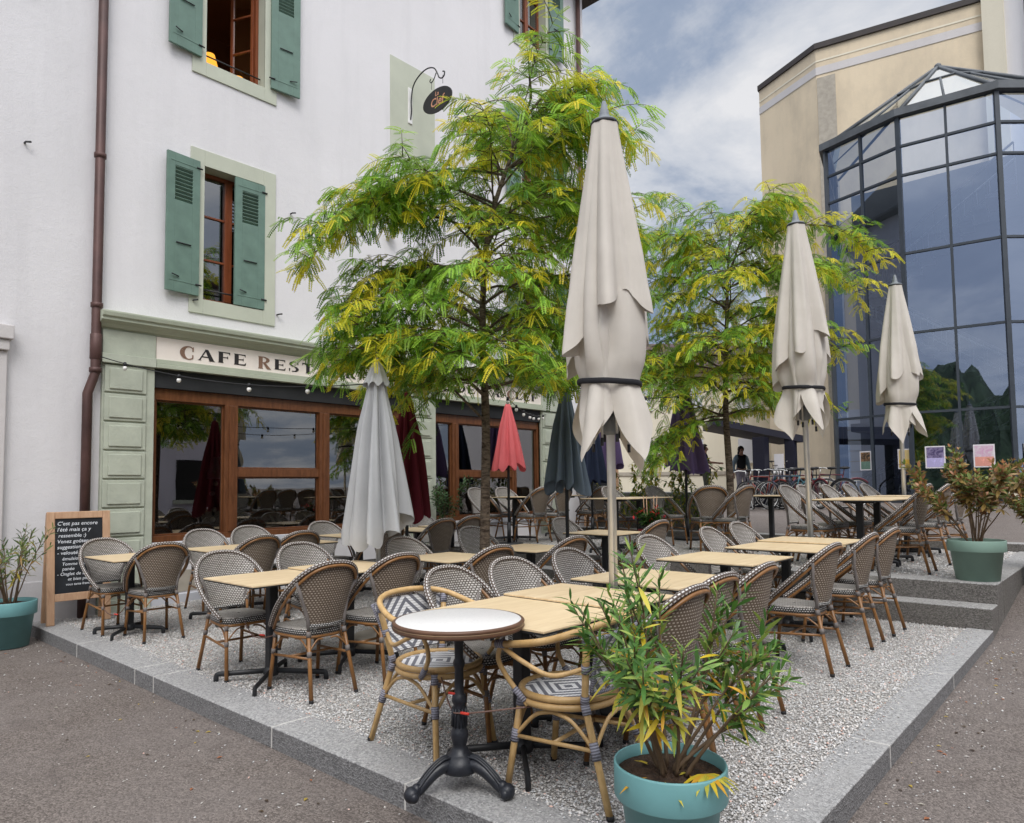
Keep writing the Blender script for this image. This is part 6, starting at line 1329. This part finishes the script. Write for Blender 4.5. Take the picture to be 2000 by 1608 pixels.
# ------------------------------------------------------------------ bicycles
def bike(label, loc, rz, colr, roll=0.0, s=1.0):
    b = thing('bicycle', label, 'bicycle', loc, rz, 'bicycles parked by the shelter'); b.rotation_euler = (roll, 0, rz); b.scale = (s, s, s)
    fm = mat('bicycle_paint', colr, .35, .1, 8, .03)
    for x in (-.52, .52):
        m = MB(); n = 28; m.tube([(x + .335 * math.cos(2 * PI * i / n), 0, .35 + .335 * math.sin(2 * PI * i / n)) for i in range(n)], .017, 6, closed=True); w = m.build('wheel', 'tyre', b)
        m = MB(); m.tube([(x + .312 * math.cos(2 * PI * i / n), 0, .35 + .312 * math.sin(2 * PI * i / n)) for i in range(n)], .009, 5, closed=True); m.tube([(x, -.04, .35), (x, .04, .35)], .02, 8)
        for i in range(12): a = 2 * PI * i / 12; m.tube([(x, 0, .35), (x + .31 * math.cos(a), 0, .35 + .31 * math.sin(a))], .0022, 3)
        m.build('rim', 'alu', w)
    m = MB(); bb, st_, hd, hb = V((-.05, 0, .30)), V((-.20, 0, .80)), V((.36, 0, .82)), V((.39, 0, .70)); rw, fw_ = V((-.52, 0, .35)), V((.52, 0, .35))
    for a, c, r in ((bb, st_, .015), (st_, hd, .015), (bb, hb, .017), (hd, hb, .018)): m.tube([a, c], r, 7)
    for sd in (-1, 1): o = V((0, .05 * sd, 0)); m.tube([bb + o * .6, rw + o], .009, 5); m.tube([st_ - V((0, 0, .06)), rw + o], .008, 5); m.tube([hb, hb + o + V((.02, 0, -.06)), fw_ + o], .010, 5)
    m.tube([st_, st_ + V((-.035, 0, .16))], .012, 6); m.build('frame', fm, b)
    m = MB(); m.tube([hd, hd + V((-.015, 0, .13))], .012, 6); m.tube(smooth_path([(.30, -.30, .96), (.36, -.18, .985), (.35, 0, .96), (.36, .18, .985), (.30, .30, .96)], 4), .011, 6); m.build('handlebar', 'alu', b)
    m = MB(); m.ball((-.245, 0, .975), .13, 12, 8, sc=(1.0, .55, .28)); m.build('saddle', 'tyre', b)
    m = MB(); m.tube([bb + V((0, .06, 0)), bb + V((.13, .06, -.10))], .010, 5); m.tube([bb + V((0, -.06, 0)), bb + V((-.13, -.06, .10))], .010, 5); m.lathe([(.0, -.004), (.09, -.004), (.09, .004), (0, .004)], 16, (0, 0, 0)); m.v = m.v; m.build('crank', 'alu', b)
    m = MB(); n = 14; m.tube([(-.52 + .37 * math.cos(.2 + 2.2 * i / n), 0, .35 + .37 * math.sin(.2 + 2.2 * i / n)) for i in range(n + 1)], .022, 6, flat=.5); m.build('mudguard', fm, b)
    return b
BK = [((17.45, 7.55), 30, (.03, .03, .035), 'black bicycle with a pale mudguard at the left end of the row'), ((17.6, 7.25), 75, (.25, .05, .04), 'rust red bicycle, second from the left in the row'), ((17.75, 6.95), 40, (.03, .035, .05), 'dark grey bicycle in the middle of the row behind the second parasol pole'),
      ((17.85, 6.65), 100, (.06, .18, .22), 'teal bicycle right behind the second parasol pole'), ((18.0, 6.35), 55, (.16, .02, .03), 'dark red bicycle right of the second parasol pole'), ((18.1, 6.0), 85, (.02, .02, .025), 'black bicycle closest to the glass tower'), ((18.3, 7.3), 118, (.12, .12, .13), 'grey bicycle parked crosswise behind the row'), ((18.6, 6.6), 122, (.28, .26, .24), 'silver bicycle parked crosswise near the shelter post'), ((18.05, 6.85), 135, (.2, .035, .05), 'crimson bicycle wedged in the thick of the row')]
BK += [((17.95, 7.0), 20, (.02, .02, .03), 'dark bicycle second deep in the row, left side'), ((18.35, 6.2), 28, (.05, .05, .06), 'charcoal bicycle second deep in the row, right side'), ((18.25, 5.75), 130, (.10, .02, .03), 'wine red bicycle at the right end, turned across the row'), ((17.55, 6.75), 160, (.04, .05, .08), 'dark blue bicycle standing foremost in the row'), ((18.45, 6.95), 65, (.30, .12, .05), 'orange brown bicycle behind the foremost dark blue one')]
for (x, y), dg, colr, lab in BK: bike(lab, (x, y, road_z(x) + .003), math.radians(dg), colr, rnd.uniform(-.08, .08))
bike('small bicycle hung up high on the shelter post', (18.62, 7.3, 1.35), math.radians(-50), (.03, .03, .03), 0.0, .62)
# low stone wall and plaza kerb at the back of the terrace
lw_ = thing('low_stone_wall', 'low dark stone wall closing the upper terrace behind the vine', 'wall')
mb = MB(); mb.box(12.1, 12.45, 5.9, 8.6, .3, 1.15); mb.build('masonry', 'granite_dark', lw_, bevel=.02); mb = MB(); mb.box(12.05, 12.5, 5.85, 8.65, 1.152, 1.24); mb.build('coping', 'granite', lw_, bevel=.015)
fb = thing('flower_bed_wall', 'low pale concrete wall at the foot of the glass tower on the right', 'wall')
mb = MB(); mb.prism([(19.2, 2.4), (19.6, .3), (20.1, .35), (19.7, 2.4)], .3, 1.25); mb.build('masonry', 'plaster_cream', fb)
# ------------------------------------------------------------------ houses and wooded slope behind the photographer (seen in the panes)
op = thing('opposite_house', 'mauve rendered house across the lane, mirrored in the shop windows', 'building')
mb = MB(); mb.prism([(-14, -9.5), (14, -9.5), (14, -18), (-14, -18)], -1, 9.5); mb.build('wall', 'plaster_mauve', op)
mb = MB(); mb.box(-14.4, 14.4, -18.4, -9.1, 9.502, 9.7); mb.build('roof', 'copper', op)
for i, x in enumerate((-11, -7, -3, 1, 5, 9, 12)):
    for z in (1.0, 4.2, 7.0):
        mb = MB(); mb.box(x - .5, x + .5, -9.52, -9.44, z, z + 1.5); w_ = mb.build('window', 'dark', op); mb = MB(); mb.box(x - .62, x + .62, -9.5, -9.38, z - .14, z - .002); mb.build('sill', 'surround', w_)
mb = MB(); g = []
for i in range(241):
    jag = rnd.uniform(-.6, .6); i = i / 6.0; a = math.radians(118 + 150 * i / 40); row = []
    for j in range(10):
        R = 38 + 9 * j; h = (-.8 + (16.0 + 2.0 * math.sin(i * .9) + 1.5 * math.sin(i * 2.3)) * math.sin(min(1, j / 5) * PI / 2) + 1.6 * math.sin(i * 3.1 + j * 1.9) + 1.1 * math.sin(i * 7.7 + j) + jag) if j else -1.5
        row.append((R * math.cos(a), R * math.sin(a), h))
    g.append(row)
mb.sheet(g); tag(mb.build('wooded_hills', 'forest'), kind='structure')
# ------------------------------------------------------------------ people
def skinned(name, joints, edges, matn, parent, sub=2):
    ks = list(joints); me = bpy.data.meshes.new(name); me.from_pydata([joints[k][0] for k in ks], [(ks.index(a), ks.index(b)) for a, b in edges], []); me.update()
    o = bpy.data.objects.new(name, me); COL.objects.link(o); o.parent = parent; me.materials.append(MT[matn])
    sk = o.modifiers.new('skin', 'SKIN'); sk.use_smooth_shade = True
    bm = bmesh.new(); bm.from_mesh(me); ly = bm.verts.layers.skin.verify()
    for i, v in enumerate(bm.verts):
        r = joints[ks[i]][1]; v[ly].radius = r if isinstance(r, tuple) else (r, r); v[ly].use_root = (i == 0)
    bm.to_mesh(me); bm.free()
    s = o.modifiers.new('sub', 'SUBSURF'); s.levels = sub; s.render_levels = sub; return o
def person(label, loc, rz, hair_back, jacket, top, trousers, pose, H=1.66):
    p = thing('person', label, 'person', loc, rz); k = H / 1.66; p.scale = (k, k, k); J = {}
    arm_l, arm_r, leg_l, leg_r = pose
    J['pelvis'] = ((0, 0, .93), (.145, .105)); J['waist'] = ((0, .0, 1.06), (.125, .09)); J['chest'] = ((0, .0, 1.24), (.15, .10)); J['neckb'] = ((0, -.01, 1.385), (.075, .065)); J['neck'] = ((0, .0, 1.445), (.048, .05)); J['head'] = ((0, .012, 1.54), (.072, .088)); J['crown'] = ((0, .0, 1.615), (.062, .075))
    J['nose'] = ((0, .108, 1.525), (.010, .012))
    E = [('pelvis', 'waist'), ('waist', 'chest'), ('chest', 'neckb'), ('neckb', 'neck'), ('neck', 'head'), ('head', 'crown'), ('head', 'nose')]
    for s, nm, arm, leg in ((-1, 'l', arm_l, leg_l), (1, 'r', arm_r, leg_r)):
        J['sh' + nm] = ((s * .165, -.01, 1.345), .055); J['el' + nm] = (arm[0], .040); J['wr' + nm] = (arm[1], .027); hd = V(arm[1]); dr = (V(arm[1]) - V(arm[0])).normalized(); hp_ = hd + dr * .075; J['ha' + nm] = (tuple(hp_), (.018, .034))
        E += [('neckb', 'sh' + nm), ('sh' + nm, 'el' + nm), ('el' + nm, 'wr' + nm), ('wr' + nm, 'ha' + nm)]
        sd = dr.cross(V((0, 1, .2))).normalized()
        for f in range(4):
            o_ = sd * (.022 - .0147 * f); ln = (.062, .072, .068, .052)[f]; J['f%s%d' % (nm, f)] = (tuple(hp_ + o_ + dr * .03), .0085); J['g%s%d' % (nm, f)] = (tuple(hp_ + o_ * 1.15 + dr * (.03 + ln) + V((0, .012, 0))), .007); E += [('ha' + nm, 'f%s%d' % (nm, f)), ('f%s%d' % (nm, f), 'g%s%d' % (nm, f))]
        J['t' + nm] = (tuple(hp_ - dr * .02 + sd * .045 + V((0, .015, 0))), .009); E.append(('ha' + nm, 't' + nm))
        J['hi' + nm] = ((s * .09, 0, .88), (.09, .095)); J['kn' + nm] = (leg[0], .058); J['an' + nm] = (leg[1], .038); J['fo' + nm] = ((leg[1][0], leg[1][1] + .13, .035), .035); E += [('pelvis', 'hi' + nm), ('hi' + nm, 'kn' + nm), ('kn' + nm, 'an' + nm), ('an' + nm, 'fo' + nm)]
    body = skinned('body', J, E, 'skin', p)
    sub = lambda keys, g: {q: (J[q][0], tuple(x + g for x in J[q][1]) if isinstance(J[q][1], tuple) else J[q][1] + g) for q in keys}
    skinned('top', sub(['pelvis', 'waist', 'chest', 'neckb', 'shl', 'shr', 'ell' if not jacket else 'shl', 'elr' if not jacket else 'shr'], .012) if not jacket else sub(['pelvis', 'waist', 'chest', 'neckb', 'shl', 'shr'], .012), [e for e in E if e[0] in ('pelvis', 'waist', 'chest', 'neckb', 'shl', 'shr') and e[1] in (('waist', 'chest', 'neckb', 'shl', 'shr') + (() if jacket else ('ell', 'elr')))], top, p)
    if jacket:
        jk = sub(['waist', 'chest', 'neckb', 'shl', 'shr', 'ell', 'elr', 'wrl', 'wrr'], .020); jk = {q: ((v[0][0], v[0][1] - (.035 if q in ('waist', 'chest', 'neckb') else 0), v[0][2]), v[1]) for q, v in jk.items()}; jk['hem'] = ((0, -.035, .97), (.16, .11))
        skinned('jacket', jk, [e for e in E if e[0] in jk and e[1] in jk] + [('waist', 'hem')], jacket, p)
    tr = sub(['pelvis', 'hil', 'hir', 'knl', 'knr', 'anl', 'anr'], .016); skinned('trousers', tr, [e for e in E if e[0] in tr and e[1] in tr], trousers, p)
    for s, leg in ((-1, leg_l), (1, leg_r)): m = MB(); m.ball((leg[1][0], leg[1][1] + .06, .045), .10, 12, 8, sc=(.48, 1.3, .45)); m.build('shoe', 'shoe', p)
    m = MB(); m.ball((0, -.012, 1.585), .108, 16, 12, sc=(.88, 1.02, 1.0))
    if hair_back: m.ball((0, -.075, 1.47), .085, 12, 10, sc=(1.0, .6, 1.4))
    for i in range(len(m.v)):
        x, y, z = m.v[i]
        if y > .035 and z < 1.625: m.v[i] = (x * .9, .035, max(z, 1.56))
    m.build('hair', 'hair', p)
    for s in (-1, 1): m = MB(); m.ball((s * .032, .092, 1.545), .011, 8, 6); m.build('eye', 'iron', p)
    m = MB(); m.ball((0, .093, 1.488), .02, 10, 6, sc=(1.1, .35, .3)); m.build('mouth', 'rope_red', p); return p
walk = (((-.25, -.06, 1.10), (-.24, .06, .88)), ((.25, -.03, 1.10), (.25, -.02, .86)), ((-.09, .10, .50), (-.09, .06, .09)), ((.09, .02, .50), (.09, -.22, .11)))
person('walking woman with tied back dark hair, pale denim jacket over a black top', (20.72, 9.22, road_z(20.7)), math.radians(140), True, 'denim', 'black_cloth', 'jeans', walk, 1.66)
reach = (((-.26, .02, 1.11), (-.22, .20, .98)), ((.28, .12, 1.14), (.20, .34, 1.12)), ((-.09, .03, .50), (-.09, .0, .08)), ((.10, .02, .50), (.10, .02, .08)))
person('person in a black shirt and olive trousers wearing a dark cap beside the purple parasol', (20.4, 10.25, road_z(20.4)), math.radians(205), False, None, 'black_cloth', 'olive_cloth', reach, 1.76)
# ------------------------------------------------------------------ light, sky, camera
EL, AZ = math.radians(50), math.radians(-128)     # sun stands behind the photographer's left shoulder, veiled by cloud
sd = V((math.cos(EL) * math.cos(AZ), math.cos(EL) * math.sin(AZ), math.sin(EL)))
sun = bpy.data.lights.new('sun', 'SUN'); sun.energy = 1.5; sun.angle = math.radians(24); sun.color = (1, .975, .945); so = bpy.data.objects.new('sun', sun); COL.objects.link(so); so.rotation_euler = sd.to_track_quat('Z', 'Y').to_euler()
w = bpy.data.worlds.new('World'); scene.world = w; w.use_nodes = True; nt = w.node_tree; nt.nodes.clear()
out = nd(nt, 'ShaderNodeOutputWorld'); sky = nd(nt, 'ShaderNodeTexSky'); sky.sky_type = 'NISHITA'; sky.sun_disc = False; sky.sun_elevation = EL; sky.sun_rotation = math.radians(90) - AZ; sky.altitude = 400; sky.dust_density = 2.0
b1 = nd(nt, 'ShaderNodeBackground'); lk(nt, sky.outputs[0], b1.inputs[0]); b1.inputs[1].default_value = .10
g = tc(nt, 'Generated'); sx = nd(nt, 'ShaderNodeSeparateXYZ'); lk(nt, g, sx.inputs[0]); zc = math_(nt, 'MAXIMUM', sx.outputs[2], 0.0); dn = math_(nt, 'ADD', zc, .22)
cb_ = nd(nt, 'ShaderNodeCombineXYZ'); lk(nt, math_(nt, 'DIVIDE', sx.outputs[0], dn), cb_.inputs[0]); lk(nt, math_(nt, 'DIVIDE', sx.outputs[1], dn), cb_.inputs[1])
n1_ = noise(nt, mapv(nt, cb_.outputs[0], (1, 1, 1), (0, 0, .4), (9, 2, 0)), 1.05, 9, .60, .35); n2_ = noise(nt, mapv(nt, cb_.outputs[0], (1, 1, 1), (0, 0, 0), (7, 2, 0)), 3.0, 8, .62, .3)
mixn = math_(nt, 'ADD', math_(nt, 'MULTIPLY', n1_, .7), math_(nt, 'MULTIPLY', n2_, .3))
rp_ = nd(nt, 'ShaderNodeValToRGB'); lk(nt, mixn, rp_.inputs[0]); e = rp_.color_ramp.elements; e[0].position = .37; e[0].color = (.28, .37, .53, 1); e[1].position = .63; e[1].color = (1.0, 1.0, 1.02, 1)
q = rp_.color_ramp.elements.new(.47); q.color = (.40, .48, .63, 1); q = rp_.color_ramp.elements.new(.54); q.color = (.72, .76, .84, 1)
zen = math_(nt, 'MULTIPLY', math_(nt, 'MAXIMUM', math_(nt, 'SUBTRACT', zc, .58), 0.0), 3.0)
dv = nd(nt, 'ShaderNodeVectorMath', operation='DOT_PRODUCT'); lk(nt, g, dv.inputs[0]); dv.inputs[1].default_value = tuple(sd)
glow = math_(nt, 'MULTIPLY', math_(nt, 'POWER', math_(nt, 'MAXIMUM', dv.outputs['Value'], 0.0), 2.2), 1.38)
grad = math_(nt, 'ADD', math_(nt, 'ADD', zen, glow), .86)
b2 = nd(nt, 'ShaderNodeBackground'); lk(nt, mixc(nt, math_(nt, 'MINIMUM', math_(nt, 'MULTIPLY', math_(nt, 'ADD', zen, glow), .7), .85), rp_.outputs[0], (.97, .975, 1.0)), b2.inputs[0]); lk(nt, grad, b2.inputs[1])
mx = nd(nt, 'ShaderNodeMixShader'); mx.inputs[0].default_value = .92; lk(nt, b1.outputs[0], mx.inputs[1]); lk(nt, b2.outputs[0], mx.inputs[2]); lk(nt, mx.outputs[0], out.inputs[0])
cam = bpy.data.cameras.new('camera'); co = bpy.data.objects.new('camera', cam); COL.objects.link(co); scene.camera = co
pitch, roll, yaw = .0590364, -.01163, .736358
cp, sp_ = math.cos(pitch), math.sin(pitch); cr_, sr_ = math.cos(roll), math.sin(roll); s_, c_ = math.sin(yaw), math.cos(yaw)
rt_ = V((s_, -c_, 0)); fh = V((c_, s_, 0)); fwd = fh * cp + V((0, 0, sp_)); upv = fh * -sp_ + V((0, 0, cp)); R_ = rt_ * cr_ + upv * sr_; U_ = rt_ * -sr_ + upv * cr_
co.matrix_world = Matrix(((R_.x, U_.x, -fwd.x, 0), (R_.y, U_.y, -fwd.y, 0), (R_.z, U_.z, -fwd.z, 1.40), (0, 0, 0, 1)))
cam.sensor_width = 36; cam.lens = 36 * 1382 / 2000; cam.shift_x = 7 / 2000; cam.shift_y = 62.8 / 2000; cam.clip_end = 2000; cam.clip_start = .05
scene.view_settings.view_transform = 'Standard'; scene.view_settings.look = 'None'; scene.view_settings.exposure = 0; scene.view_settings.gamma = 1
scene.cycles.max_bounces = 8; scene.cycles.transparent_max_bounces = 24; scene.cycles.glossy_bounces = 4; scene.cycles.use_denoising = True; scene.cycles.caustics_reflective = False; scene.cycles.sample_clamp_indirect = 4
scene.render.resolution_x = 1024; scene.render.resolution_y = 823
